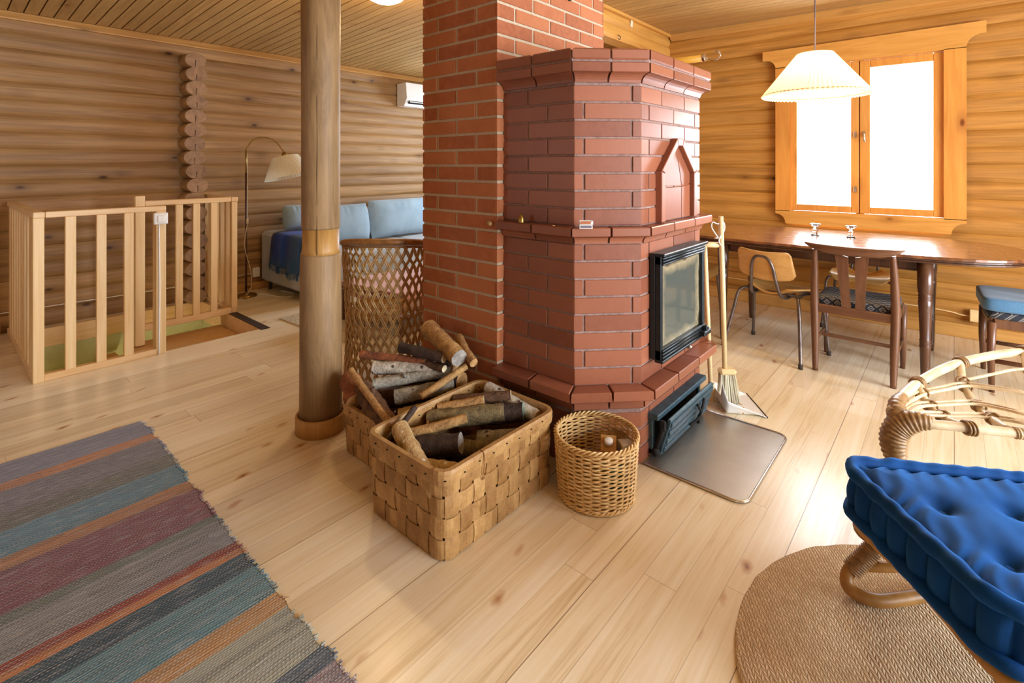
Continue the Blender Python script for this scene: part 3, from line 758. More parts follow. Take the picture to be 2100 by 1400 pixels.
m = MB(); cove(m, .004, .058, 1.846, 1.888, (2, 2, 3, 2, 2)); slab(m, .060, 1.888, 1.936, .2, (2, 2, 3, 2, 2)); slab(m, .060, 1.946, 2.0, .2, (2, 2, 3, 2, 2), .008)
m.prism(octo(-.1), 1.95, 1.985, 0, .4); m.build('cornice', TILE, sv)
# blind niche on the front face: frame and inset tiles (plane x = -1.145)
def yz(poly, x0, x1, mm, mi=0, tint=None, ch=0.0):
    M = Matrix(((0, 0, 1, 0), (1, 0, 0, 0), (0, 1, 0, 0), (0, 0, 0, 1)))
    mm.prism(poly, x0, x1, mi, tint, ch, M)
XF = -1.145
m = MB()
ou = [(2.905, 1.158), (2.905, 1.42), (2.712, 1.592), (2.635, 1.592), (2.440, 1.42), (2.440, 1.158)]
inn = [(2.865, 1.158), (2.865, 1.405), (2.700, 1.552), (2.647, 1.552), (2.480, 1.405), (2.480, 1.158)]
for i in range(5):
    q = [ou[i], ou[i + 1], inn[i + 1], inn[i]]
    c = Vector((sum(p[0] for p in q) / 4, sum(p[1] for p in q) / 4)); q = [tuple(c + (Vector(p) - c) * .985) for p in q]
    yz(q, XF - .01, XF + .034, m, 0, None, .003)
m.build('niche_frame', TILE, sv)
m = MB()
for q in ([(2.752, 1.16), (2.863, 1.16), (2.863, 1.34), (2.752, 1.33)], [(2.482, 1.16), (2.744, 1.16), (2.744, 1.33), (2.56, 1.33), (2.482, 1.34)], [(2.752, 1.338), (2.863, 1.348), (2.863, 1.404), (2.703, 1.55), (2.68, 1.55)], [(2.482, 1.348), (2.56, 1.338), (2.744, 1.338), (2.674, 1.55), (2.648, 1.55), (2.482, 1.404)]):
    yz(q, XF - .01, XF + .007, m, 0, None, .002)
m.build('niche_panel', TILE, sv)
# fire door
dr = bpy.data.objects.new('fire_door', None); C.objects.link(dr); dr.parent = sv
Y0, Y1, Z0, Z1 = 2.362, 2.935, .487, 1.012
m = MB()
m.span(XF, XF + .035, Y0, Y1, Z0, Z1, 0, .5, .006)
m.span(XF + .03, XF + .065, Y0, Y0 + .022, Z0, Z1, 0, .5, .005); m.span(XF + .03, XF + .065, Y1 - .022, Y1, Z0, Z1, 0, .5, .005)
m.span(XF + .03, XF + .065, Y0, Y1, Z1 - .055, Z1 - .01, 0, .5, .005); m.span(XF + .03, XF + .065, Y0, Y1, Z0, Z0 + .055, 0, .5, .005)
m.build('door_frame', IRON, dr)
m = MB()
m.span(XF + .03, XF + .085, Y0 - .005, Y1 + .004, Z1 - .012, Z1 + .003, 0, .5, .004)
for k in range(3): m.tube([(XF + .068, Y0 + .005, Z1 - .022 - .014 * k), (XF + .068, Y1 - .005, Z1 - .022 - .014 * k)], .006, 8)
m.build('top_rail', IRON, dr)
m = MB()
for k in range(3): m.tube([(XF + .066, Y0 + .004, Z0 + .05 - .016 * k), (XF + .066, Y1 - .004, Z0 + .05 - .016 * k)], .0065, 8)
m.span(XF + .03, XF + .075, Y0 - .004, Y1, Z0 - .008, Z0 + .006, 0, .5, .003); m.build('bottom_rail', IRON, dr)
m = MB(); m.span(XF + .033, XF + .042, Y0 + .022, Y1 - .022, Z0 + .055, Z1 - .055, 0, .5); m.build('glass', SOOT, dr)
m = MB(); m.span(XF + .06, XF + .10, Y1 - .085, Y1 + .01, Z0 + .005, Z0 + .035, 0, .5, .006); m.box((XF + .085, Y1 - .04, Z0 + .045), (.028, .03, .03), 0, .5, .005); m.build('latch', IRON, dr)
m = MB(); m.tube([(XF + .05, 2.66, Z0), (XF + .085, 2.66, Z0 - .006), (XF + .095, 2.66, Z0 + .004)], .006, 8); m.build('air_lever', STEELRIM, dr)
# ash door, open and tilted outwards
ad = bpy.data.objects.new('ash_door', None); C.objects.link(ad); ad.parent = sv
m = MB(); m.span(XF - .02, XF + .022, 2.36, 2.985, .022, .05, 0, .5, .004); m.span(XF - .02, XF + .022, 2.36, 2.385, .022, .222, 0, .5, .004); m.span(XF - .02, XF + .022, 2.96, 2.985, .022, .222, 0, .5, .004)
m.span(XF - .02, XF + .055, 2.35, 2.99, .198, .226, 0, .5, .004); m.build('frame', IRONB, ad)
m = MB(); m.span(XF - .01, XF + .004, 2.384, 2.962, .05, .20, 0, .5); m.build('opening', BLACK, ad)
M = Matrix.Translation((XF + .03, 0, .022)) @ Matrix.Rotation(R(17), 4, 'Y')
m = MB(M); m.span(0, .022, 2.385, 2.965, .0, .195, 0, .5, .005)
for k in range(4): m.span(.02, .03, 2.395, 2.955, .015 + .045 * k, .048 + .045 * k, 0, None, .005)
m.build('flap', IRONB, ad)
m = MB(M)
m.tube(rail([(.035, 2.70, .17), (.055, 2.73, .13), (.05, 2.745, .09), (.055, 2.76, .05), (.035, 2.79, .03)], 5), .007, 8)
m.tube(rail([(.035, 2.80, .17), (.05, 2.76, .12), (.05, 2.73, .08), (.035, 2.69, .05)], 5), .007, 8); m.build('handle', BLACK, ad)
m = MB(); m.tube([(XF + .03, 2.375, .045), (XF + .05, 2.372, .10), (XF + .075, 2.37, .17)], .012, 8); m.ball((XF + .032, 2.37, .035), .022, 8); m.box((XF + .07, 2.37, .175), (.03, .02, .05), 0, .5, .005)
m.build('hinge_arm', BLACK, ad)
# hearth plate
hp = thing('hearth_plate', 'brushed steel floor plate in front of the stove', 'floor plate', (0, 0, 0))
m = MB(); pl = arcrect(-1.14, -.668, 2.288, 3.02, .055); m.prism([(-1.14, 2.288)] + [p for p in pl if p[0] > -1.08] + [(-1.14, 3.02)], .0005, .006, 0, .5, .001); m.build('sheet', STEEL, hp)
e = [p for p in pl if p[0] > -1.08]
m = MB(); m.tube([(-1.14, 2.288, .006)] + [(p[0], p[1], .006) for p in e] + [(-1.14, 3.02, .006)], .006, 8); m.build('rolled_edge', STEELRIM, hp)

# ------------------------------------------------------------------ dining window
def xz(poly, y0, y1, mm, mi=0, tint=None, ch=0.0):
    """polygon given in (x, z) extruded along y"""
    M = Matrix(((1, 0, 0, 0), (0, 0, 1, 0), (0, 1, 0, 0), (0, 0, 0, 1)))
    mm.prism(poly[::-1], y0, y1, mi, tint, ch, M)
wn = thing('window_1', 'two-sash pine window with carved casing above the dining table', 'window', (0, 0, 0)); wn['kind'] = 'structure'
def arc(cx, cz, r, a0, a1, n=8): return [(cx + r * math.cos(R(a0 + (a1 - a0) * i / n)), cz + r * math.sin(R(a0 + (a1 - a0) * i / n))) for i in range(n + 1)]
XA, XB = -1.372, 0.076
m = MB()
top = [(-1.245, 2.432), (-.062, 2.432)] + [(XB, 2.432)] + arc(XB + .10, 2.44, .10, 180, 90, 8) + [(.197, 2.54), (.197, 2.628), (-1.493, 2.608), (-1.493, 2.52)] + arc(XA - .09, 2.43, .09, 90, 0, 8)
xz(top, 5.69, 5.722, m, 0, .5, .004); m.build('casing_head', CASE, wn)
m = MB(); xz([(XA, 0.99), (-1.245, .99), (-1.245, 2.43), (XA, 2.43)], 5.69, 5.722, m, 0, .3, .004); m.build('casing_side', CASEZ, wn)
m = MB(); xz([(-.062, .99), (XB, .99), (XB, 2.43), (-.062, 2.43)], 5.69, 5.722, m, 0, .8, .004); m.build('casing_side', CASEZ, wn)
m = MB()
bot = [(XA, .988), (XA, .965)] + arc(XA, .872, .09, 90, 0, 8) + [(-1.27, .866), (-.02, .866)] + arc(XB, .866, .096, 180, 90, 8) + [(XB, .988)]
xz(bot, 5.69, 5.722, m, 0, .6, .004); m.build('casing_apron', CASE, wn)
m = MB()
for a in (((-1.262, 2.42), (-.045, 2.44)), ((-1.262, .975), (-.045, .995))): m.span(a[0][0], a[1][0], 5.72, 5.86, a[0][1], a[1][1], 0, .5)
m.span(-1.268, -1.250, 5.72, 5.86, .975, 2.44, 0, .5); m.span(-.060, -.042, 5.72, 5.86, .975, 2.44, 0, .5); m.build('window_box', CASEZ, wn)
m = MB(); m.span(-.70, -.64, 5.768, 5.83, .98, 2.43, 0, .5); m.build('mullion', CASEZ, wn)
for (x0, x1, g0, g1, nm) in ((-1.247, -.672, -1.185, -.733, 'l'), (-.664, -.062, -.584, -.135, 'r')):
    s_ = bpy.data.objects.new('sash', None); C.objects.link(s_); s_.parent = wn
    m = MB()
    m.span(x0, g0, 5.715, 5.765, .998, 2.418, 0, .4, .004); m.span(g1, x1, 5.715, 5.765, .998, 2.418, 0, .6, .004)
    m.span(g0, g1, 5.715, 5.765, .998, 1.060, 0, .5, .004); m.span(g0, g1, 5.715, 5.765, 2.348, 2.418, 0, .5, .004); m.build('sash_frame', CASEZ, s_)
    m = MB(); m.span(g0 - .003, g1 + .003, 5.738, 5.742, 1.057, 2.351, 0); m.build('pane', PANE, s_)
    xh = x0 - .004 if nm == 'l' else x1 + .002
    for zz in (1.16, 1.72, 2.27):
        m = MB(); m.tube([(xh, 5.708, zz - .02), (xh, 5.708, zz + .02)], .007, 8); m.build('hinge', BRASS, s_)
m = MB(); m.box((-.630, 5.708, 1.735), (.018, .012, .05), 0, .5, .003); m.tube([(-.630, 5.70, 1.735), (-.630, 5.68, 1.73), (-.622, 5.672, 1.66)], [.008, .009, .007], 8); m.build('latch_handle', CHROME, wn)
for zz in (1.735, 1.22):
    m = MB(); m.box((-.700, 5.709, zz), (.026, .01, .055), 0, .5, .003); m.tube([(-.700, 5.705, zz - .012), (-.700, 5.695, zz - .012)], .006, 8); m.build('striker_plate', CHROME, wn)
def side_window(name, label, axis, at, a0, a1, z0, z1, n, out):
    r_ = thing(name, label, 'window', (0, 0, 0)); r_['kind'] = 'structure'
    m = MB(); k = .06
    def sp(p0, p1, q0, q1, t=.05):
        if axis == 'x': m.span(p0, p1, at - t, at + t, q0, q1, 0, .5, .004)
        else: m.span(at - t, at + t, p0, p1, q0, q1, 0, .5, .004)
    sp(a0 - .08, a1 + .08, z0 - .08, z0 + k); sp(a0 - .08, a1 + .08, z1 - k, z1 + .08); sp(a0 - .08, a0 + k, z0, z1); sp(a1 - k, a1 + .08, z0, z1)
    for i in range(1, n): c = a0 + (a1 - a0) * i / n; sp(c - k, c + k, z0, z1)
    m.build('window_frame', CASEZ, r_)
    for i in range(n):
        m = MB(); u0 = a0 + (a1 - a0) * i / n + k; u1 = a0 + (a1 - a0) * (i + 1) / n - k
        if axis == 'x': m.span(u0, u1, at - .003, at + .003, z0 + k, z1 - k)
        else: m.span(at - .003, at + .003, u0, u1, z0 + k, z1 - k)
        m.build('pane', PANE, r_)
side_window('window_2', 'pine window of the sofa corner hidden behind the chimney', 'x', 5.80, -5.5, -4.1, .985, 2.43, 2, 1)
side_window('window_3', 'tall terrace windows on the right side of the room', 'y', 3.03, 1.0, 4.3, .29, 2.47, 3, 1)
side_window('window_4', 'front windows behind the viewer', 'x', -2.73, .9, 2.3, .87, 2.32, 2, -1)
side_window('window_5', 'small front window by the stairs', 'x', -2.73, -5.2, -4.2, .87, 2.32, 1, -1)
# what stands outside the dining window
m = MB(); m.span(-30, 30, 6.2, 60, -1.2, -1.0, 0); g_ = tag(m.build('outside_ground', SNOWG), 'pale open ground outside the dining window', kind='structure')
tr = thing('garden_tree', 'slender leafy tree seen washed out through the right window pane', 'tree', (0.78, 9.2, -1.0))
m = MB(); rng = random.Random(5); m.tube(rail([(0.25, 0, 0), (0.22, 0, 1.6), (.27, 0, 3.2), (.24, 0, 4.6)], 5), [.05 - .0022 * i for i in range(16)], 8)
tips = []
for i in range(26):
    z = 1.5 + i * .12; a = rng.uniform(0, 6.28); L = rng.uniform(.3, .75); p = rail([(.24, 0, z), (.24 + L * .5 * math.cos(a), L * .5 * math.sin(a), z + .1), (.24 + L * math.cos(a), L * math.sin(a), z + .05)], 4)
    m.tube(p, .009, 5); tips += p[3:]
m.build('trunk', BARKS['grey'], tr)
m = MB()
for i in range(1500):
    p = rng.choice(tips) + Vector((rng.gauss(0, .1), rng.gauss(0, .1), rng.gauss(0, .09))); a = rng.uniform(0, 6.28); b = rng.uniform(-1, 1); s_ = rng.uniform(.022, .04)
    u = Vector((math.cos(a), math.sin(a), b)).normalized() * s_; v = Vector((-math.sin(a), math.cos(a), .3)) * s_ * .6
    m.add([p - u, p + v, p + u, p - v], [(0, 1, 2, 3)])
o = m.build('foliage', LEAF, tr); o['kind'] = 'stuff'

# ------------------------------------------------------------------ stair railing
FZ = 1.135
rl = thing('stair_railing', 'low pine railing with a white switch around the near side of the stair opening', 'railing', (-4.62, .48, 0), 0)
def ybar(m, x, y0, y1, z0, z1, t=.035): m.span(x - t, x, y0, y1, z0, z1, 0, None, .003)
m = MB(); m.span(-.045, .02, .062, .755, FZ - .04, FZ, 0, .6, .004); m.build('handrail', PINEY, rl)
m = MB(); m.span(-.03, .02, .055, .70, .0, .047, 0, .6, .004); m.build('bottom_rail', PINEY, rl)
for y0, w_, t_ in ((.0, .057, .07), (.163, .058, .03), (.332, .057, .03), (.492, .058, .03)):
    m = MB(); m.span(.02 - t_, .02, y0, y0 + w_, .0 if y0 == 0 else .045, FZ - .04, 0, None, .003); m.build('baluster' if y0 else 'corner_post', PINE, rl)
m = MB(); m.span(-.075, .02, .690, .755, .0, FZ - .04, 0, .35, .004); m.build('end_post', PINE, rl)
m = MB(); m.span(-1.54, .02, -.0, .06, FZ - .04, FZ, 0, .3, .004); m.build('handrail', PINEY, rl)
m = MB(); m.span(-1.54, -.04, .0, .05, .0, .047, 0, .3, .004); m.build('bottom_rail', PINEY, rl)
for k in range(9):
    m = MB(); x = -.17 - k * .155; m.span(x - .05, x, .005, .035, .045, FZ - .04, 0, None, .003); m.build('baluster', PINE, rl)
r2 = thing('stair_railing', 'second pine railing ending at the tall post above the stair treads', 'railing', (-5.37, 1.24, 0))
m = MB(); m.span(-.03, .035, -.035, .035, -.12, FZ + .045, 0, .8, .004); m.build('tall_post', PINE, r2)
m = MB(); m.span(-.03, .035, .035, .738, FZ - .045, FZ, 0, .6, .004); m.build('handrail', PINEY, r2)
m = MB(); m.span(-.02, .03, .035, .743, -.002, .055, 0, .6, .004); m.build('bottom_rail', PINEY, r2)
for y0 in (.27, .41, .56):
    m = MB(); m.span(.0, .03, y0, y0 + .057, .05, FZ - .045, 0, None, .003); m.build('baluster', PINE, r2)
m = MB(); m.span(-.03, .03, .745, .795, .05, FZ - .045, 0, None, .003); m.build('corner_post', PINE, r2)
m = MB(); m.span(-.80, .035, .74, .80, FZ - .045, FZ, 0, .3, .004); m.build('handrail', PINEY, r2)
m = MB(); m.span(-.80, .03, .745, .79, .0, .05, 0, .3, .004); m.build('bottom_rail', PINEY, r2)
for k in range(5):
    m = MB(); x = -.13 - k * .145; m.span(x - .05, x, .75, .785, .045, FZ - .045, 0, None, .003); m.build('baluster', PINE, r2)
sw = thing('light_switch', 'white rocker switch on the end post of the railing', 'switch', (-4.600, 1.195, 1.04))
m = MB(); m.box((.014, 0, 0), (.028, .092, .088), 0, .5, .006); m.build('housing', WHITE, sw)
m = MB(); m.box((.032, 0, 0), (.012, .05, .055), 0, .5, .004); m.build('rocker', WHITE, sw)
m = MB(); m.tube([(-4.595, 1.187, .997), (-4.594, 1.187, .9), (-4.594, 1.190, .5), (-4.594, 1.187, .1), (-4.592, 1.187, .005)], .0055, 6)
tag(m.build('switch_cable', WHITE), 'white cable running down the railing post from the switch', 'cable')
m = MB(); m.tube([(-6.165, y_, .175 + .004 * math.sin(y_ * 3)) for y_ in [YF + .3 * k for k in range(17)]] + [(-6.165, 2.5, .19)], .0045, 6)
tag(m.build('wall_cable', WHITE), 'thin white cable along the lower left log wall', 'cable')
ws = thing('wall_socket', 'white socket at the foot of the log wall beside the sofa', 'socket', (-6.165, 2.55, .20))
m = MB(); m.box((.015, 0, 0), (.03, .08, .11), 0, .5, .005); m.build('housing', WHITE, ws)
m = MB(); m.tube(rail([(-2.4, 5.728, .235), (-1.4, 5.725, .225), (-.3, 5.725, .213), (-.05, 5.725, .205), (.04, 5.725, .19), (.10, 5.725, .19)], 6), .006, 6)
tag(m.build('wall_cable', plain('cream_cable', hx('#e6c58c'), .5)), 'cream cable along the log wall under the dining table', 'cable')
ws = thing('wall_socket', 'cream socket low on the window wall beside the blue chair', 'socket', (.135, 5.722, .20))
m = MB(); m.box((0, -.012, 0), (.075, .03, .10), 0, .5, .005); m.build('housing', plain('cream_plastic', hx('#eacb92'), .4), ws)

# ------------------------------------------------------------------ sofa corner
so = thing('sofa', 'long grey fabric sofa against the left log wall', 'sofa', (-6.15, 2.60, 0))
def puff(m, x0, x1, y0, y1, z0, z1, r=.04, mi=0, n=4):
    """box with generously rounded edges"""
    cx, cy, cz = (x0 + x1) / 2, (y0 + y1) / 2, (z0 + z1) / 2; hx_, hy, hz = (x1 - x0) / 2, (y1 - y0) / 2, (z1 - z0) / 2
    def sp(t, h):  # parameter to coordinate with rounded ends
        return t
    N = 14
    def fn(u, v):
        th = (v - .5) * PI; ph = u * 2 * PI; e = .22
        def pw(c): return math.copysign(abs(c) ** e, c)
        return (cx + hx_ * pw(math.cos(th)) * pw(math.cos(ph)), cy + hy * pw(math.cos(th)) * pw(math.sin(ph)), cz + hz * pw(math.sin(th)))
    m.grid(fn, 64, 33, mi, None, cu=True)
m = MB(); m.span(.01, 1.11, .34, 2.95, .09, .42, 0, .5, .03); m.build('base', SOFAF, so)
m = MB(); m.span(0, 1.12, 0, .34, .10, .675, 0, .5, .035); m.build('armrest', SOFAF, so)
m = MB(); m.span(0, .22, .30, 2.95, .36, .72, 0, .5, .04); m.build('backrest', SOFAF, so)
for k in range(2):
    m = MB(); puff(m, .2, 1.13, .34 + 1.3 * k, .34 + 1.3 * (k + 1) - .005, .36, .475); m.build('seat_cushion', SOFAF, so)
for (a, b) in ((.08, .08), (1.04, .08), (1.04, 2.85), (.08, 2.85)):
    m = MB(); m.tube([(a, b, 0), (a, b, .1)], .02, 10); m.build('leg', RUBBER, so)
def back_cushion(y0, y1, z0, z1, lean, label, x0=-5.75):
    m = MB(); rng = random.Random(int(y0 * 100)); W = (y1 - y0) / 2; Hh = (z1 - z0) / 2
    M = Matrix.Translation((x0, (y0 + y1) / 2, (z0 + z1) / 2)) @ Matrix.Rotation(lean, 4, 'Y'); m.T = M
    def side(sg):
        def fn(u, v):
            a, b = 2 * u - 1, 2 * v - 1
            pin = 1 - .05 * (1 - abs(a) ** 2) * (abs(b) ** 4) if b > 0 else 1
            t = max(0, (1 - abs(a) ** 3.5)) ** .5 * max(0, (1 - abs(b) ** 3.5)) ** .5
            wr = .012 * math.exp(-((1 - b) * 2.2) ** 2) * math.sin(a * 23 + math.sin(a * 9) * 1.5) * (1 - abs(a)) if b > 0 else 0
            ca = (1 - .06 * abs(b) ** 3); cb = (1 - .05 * abs(a) ** 3)
            return (sg * (.115 * t + wr * t), W * a * ca, Hh * b * (1 - .05 * (1 - a * a) * (1 if b < 0 else .0)) * (1 if True else cb))
        return fn
    m.grid(side(1), 29, 21, 0, .5); n0 = len(m.v); m.grid(side(-1), 29, 21, 0, .5)
    for f in range(len(m.f)):
        if m.f[f][0] >= n0: m.f[f] = m.f[f][::-1]
    return tag(m.build('back_cushion', CUSHF), label, 'cushion', 'loose back cushions of the sofa')
back_cushion(2.72, 3.03, .69, .98, R(-8), 'grey back cushion at the arm end of the sofa, left of the timber post', -5.82)
back_cushion(3.05, 3.80, .485, .955, R(-10), 'light blue-grey sofa cushion half hidden by the timber post')
back_cushion(3.80, 4.78, .485, .985, R(-10), 'large wrinkled blue-grey sofa cushion beside the chimney')
back_cushion(4.80, 5.5, .485, .97, R(-10), 'sofa cushion showing only a sliver beside the chimney')
# throw over the arm end
m = MB(); rng = random.Random(2)
prof = [(.40, .682), (.2, .688), (.05, .686), (.005, .675), (-.012, .64), (-.02, .56), (-.026, .46), (-.03, .38), (-.034, .325)]
def thr(u, v):
    x = -5.80 + .66 * u; k = v * (len(prof) - 1); i = min(int(k), len(prof) - 2); f = k - i
    y = prof[i][0] * (1 - f) + prof[i + 1][0] * f; z = prof[i][1] * (1 - f) + prof[i + 1][1] * f
    wv = .010 * math.sin(u * 20) * v; dz = (.10 * (u - .5)) * (v ** 3) * -1
    return (x + .04 * v * (u - .5), 2.60 + y - wv - .012 * v, z + dz * .6 + .012 * math.sin(u * 13 + 2) * v * v)
m.grid(thr, 40, 30, 0, .5); tb = thing('throw_blanket', 'deep blue striped wool throw draped over the sofa arm', 'blanket', (0, 0, 0)); m.build('blanket', THROW, tb, solid=.008)
m = MB()
for i in range(60):
    u = (i + .5) / 60; p = Vector(thr(u, 1)); m.tube([p, p + Vector((rng.uniform(-.005, .005), -.003, -.03)), p + Vector((rng.uniform(-.01, .01), -.002, -.06 - rng.uniform(0, .02)))], .0022, 4)
o = m.build('fringe', THROW, tb); o['kind'] = 'stuff'
# floor lamp
rx, ry = math.cos(R(40.87)), math.sin(R(40.87))
fl = thing('floor_lamp', 'brass arc floor lamp with a pleated cream shade by the sofa', 'floor lamp', (-5.915, 2.345, 0), R(40.87))
m = MB(); m.lathe([(.11, 0), (.11, .012), (.10, .022), (.02, .028), (.014, .05)], 32); m.build('base', BRASS, fl)
m = MB(); m.tube([(0, 0, .03), (0, 0, 1.36)], .0105, 10); m.build('pole', plain('dark_pole', hx('#4a2a1c'), .4), fl)
m = MB(); m.tube([(0, 0, 1.36), (0, 0, 1.62)], .009, 10); m.build('upper_pole', BRASS, fl)
m = MB(); m.tube(rail([(0, 0, 1.60), (.02, 0, 1.66), (.09, 0, 1.735), (.2, 0, 1.755), (.32, 0, 1.71), (.40, 0, 1.615), (.425, 0, 1.585)], 6), .007, 8); m.build('gooseneck', BRASS, fl)
tilt = Matrix.Translation((.425, 0, 1.56)) @ Matrix.Rotation(R(-13), 4, 'Y')
m = MB(tilt); m.lathe([(.001, .035), (.02, .028), (.03, .0), (.03, -.02)], 16); m.build('socket', BRASS, fl)
def pleated(m, r0, r1, z0, z1, npl, amp, nz=6, scallop=0.0):
    nu = npl * 4
    def fn(u, v):
        a = u * 2 * PI; r_ = r0 + (r1 - r0) * v + amp * math.cos(a * npl) * (.5 + .5 * v)
        return (r_ * math.cos(a), r_ * math.sin(a), z0 + (z1 - z0) * v + scallop * math.cos(a * npl) * v)
    m.grid(fn, nu, nz, 0, .5, cu=True)
m = MB(tilt); pleated(m, .135, .255, -.02, -.25, 48, .004); m.build('lamp_shade', SHADEF, fl)
m = MB(tilt); m.lathe([(.013, -.03), (.02, -.06), (.028, -.09), (.02, -.12), (.001, -.13)], 16); m.build('bulb', WHITE, fl)
m = MB(); m.tube(rail([(.018, -.01, 1.58), (.022, -.01, 1.2), (.02, -.01, .82)], 5) , .004, 6); m.tube([(.02, -.012, .86), (.02, -.012, .80)], .012, 8)
m.tube(rail([(.02, -.01, .80), (-.01, -.01, .55), (.06, -.02, .3), (.075, -.03, .12), (.03, -.06, .02), (.0, -.13, .01)], 6), .004, 6); m.build('cord', plain('cream_cord', hx('#cdbb98'), .5), fl)
m = MB(); m.tube(rail([(-6.0, 2.42, .006), (-5.8, 2.52, .006), (-5.6, 2.56, .006), (-5.5, 2.66, .006), (-5.62, 2.74, .006), (-5.85, 2.70, .006)], 6), .005, 6)
tag(m.build('floor_cable', WHITE), 'white cable lying on the floor at the corner of the sofa', 'cable')
# split air conditioner
ac = thing('air_conditioner', 'white wall-mounted heat pump unit high on the left wall', 'heat pump', (-6.165, 4.55, 2.30))
m = MB(); M = Matrix(((0, 1, 0, 0), (0, 0, 1, 0), (1, 0, 0, 0), (0, 0, 0, 1)))
m.prism([(0, 0), (.335, 0), (.335, .21), (.11, .235), (0, .17)], 0, .85, 0, .5, .006, M=M); m.build('housing', WHITE, ac)
m = MB(); m.span(.17, .232, .05, .80, .035, .075, 0, .5); m.build('air_outlet', BLACK, ac)
m = MB(); m.box((.225, .425, .07), (.01, .74, .035), 0, .5, .003, Matrix.Rotation(R(-25), 4, 'Y')); m.build('flap', WHITE, ac)
# ceiling dome
dl = thing('ceiling_lamp', 'lit round opal glass lamp on the board ceiling', 'ceiling lamp', (DOME[0], DOME[1], DOME[2]))
m = MB(); m.lathe([(.10, .22), (.10, .17)], 32); m.build('canopy', WHITE, dl)
m = MB(); m.lathe([(.17, .17), (.175, .13), (.165, .09), (.13, .05), (.08, .025), (.001, .012)], 40); m.build('glass_bowl', OPAL, dl)
# small rug, wicker bench behind the chair
m = MB(); m.prism([(-4.80, 2.20), (-3.25, 2.28), (-3.30, 3.55), (-4.86, 3.46)], .0005, .010, 0, .5)
tag(m.build('small_rug', SMALLRUG), 'small pale rug with dark line pattern behind the timber post', 'rug')
ot = thing('coffee_table', 'low dark table under a pink cloth behind the wicker chair', 'table', (-3.95, 3.05, .01), R(4))
m = MB(); m.span(-.45, .45, -.5, .65, .30, .335, 0, .5, .006); m.build('tabletop', DARKX, ot)
for a, b in ((-.4, -.44), (.4, -.44), (.4, .58), (-.4, .58)):
    m = MB(); m.span(a - .02, a + .02, b - .02, b + .02, 0, .30, 0, .5, .003); m.build('leg', DARKW, ot)
m = MB()
def clo(u, v):
    a, b = 2 * u - 1, 2 * v - 1; X, Y = .50 * a, .575 * b
    d = max(abs(a) - .9, 0) / .1; e_ = max(abs(b) - .9, 0) / .1; dr = min(1, max(d, e_))
    s_ = .455; x = max(-s_, min(s_, X)) if abs(a) > .9 else X; y = max(-.505, min(.505, Y)) if abs(b) > .9 else Y
    return (x + .012 * math.sin(v * 40) * dr, y + .075 + .012 * math.sin(u * 34) * dr, .345 - .12 * dr + .004 * math.sin(u * 9) * math.sin(v * 7))
m.grid(clo, 60, 60, 0, .5); o = m.build('table_cloth', PINK, solid=.004); o.location = ot.location; o.rotation_euler = ot.rotation_euler
tag(o, 'pink cloth spread over the low coffee table', 'tablecloth')
m = MB(); m.span(-.16, .2, -.12, .15, 0, .012, 0, .5, .004); m.span(-.14, .18, -.10, .13, .012, .03, 0, .9, .003)
tag(m.build('paper_stack', WHITE, loc=(-4.02, 3.62, .362), rot=(0, 0, R(20))), 'white papers lying on the pink cloth', 'papers')

# ------------------------------------------------------------------ brown wicker chair (seen from behind)
wc = thing('wicker_chair', 'brown rattan chair with diamond lattice back, turned to the sofa', 'wicker chair', (-2.975, 2.125, 0), R(40.87))
RR = .30; A0, A1 = R(-178), R(-2)      # local: -y is towards the viewer
def wpt(a, z, dr=0.0):
    zz = z / .96; r_ = RR * (1.0 - .17 * math.sin(PI * min(1, max(0, (zz - .05)) / .8)) * (1 if zz < .85 else 1)) + dr
    r_ = RR * (.93 + .07 * min(1, abs(2 * zz - .7)) ** 1.6) + dr
    return Vector((r_ * math.cos(a), r_ * math.sin(a), z))
def ztop(a): return .905 + .055 * math.sin(-a) ** 1.0
m = MB(); m.tube([wpt(A0 + (A1 - A0) * k / 40, ztop(A0 + (A1 - A0) * k / 40)) for k in range(41)], .021, 10); m.tube([wpt(A0 + (A1 - A0) * k / 40, ztop(A0 + (A1 - A0) * k / 40) - .03, .0) for k in range(41)], .008, 6); m.build('top_rail', CANED, wc)
m = MB(); dA = .185; slope = 1.45 * .96
for dirn in (1, -1):
    k = -16
    while k < 34:
        for o_ in (0, .0125):
            run = []
            for i in range(49):
                z = .01 + .93 * i / 48; a = A0 + (k * dA) + dirn * (z * 1.75) + o_ / RR * 1.0
                if a < A0 or a > A1 or z > ztop(a) - .02:
                    if len(run) > 2: m.tube(run, .0052, 5)
                    run = []; continue
                run.append(wpt(a, z, .004 * dirn * (1 if i % 6 < 3 else -1)))
            if len(run) > 2: m.tube(run, .0052, 5)
        k += 1
m.build('lattice_back', CANE, wc)
m = MB()
for z in (.02,): m.tube([wpt(A0 + (A1 - A0) * k / 40, z) for k in range(41)], .012, 8)
for a in (-178, -2): m.tube([wpt(R(a), z * .9 / 10, -.01) for z in range(11)], .012, 8)
m.build('frame', CANED, wc)
m = MB()
for k in range(26):
    y_ = -.23 + k * .019; hw = math.sqrt(max(0.001, .262 ** 2 - min(abs(y_), .262) ** 2)) if y_ < 0 else .262
    m.tube([(-hw, y_, .445 + .004 * (k % 2)), (0, y_, .449 - .004 * (k % 2)), (hw, y_, .445 + .004 * (k % 2))], .0095, 6)
m.tube(rail([(-.26, .26, .44), (-.262, 0, .44), (0, -.262, .44), (.262, 0, .44), (.26, .26, .44)], 8), .014, 8)
m.span(-.25, .25, .12, .25, .43, .44, 0, .5)
m.build('woven_seat', m_cane('seat_cane', hx('#c09250'), hx('#7d5724'), 60), wc)
for sx in (-.24, .24):
    m = MB(); m.tube([(sx, .24, 0), (sx, .24, .44)], .014, 8); m.build('leg', CANED, wc)

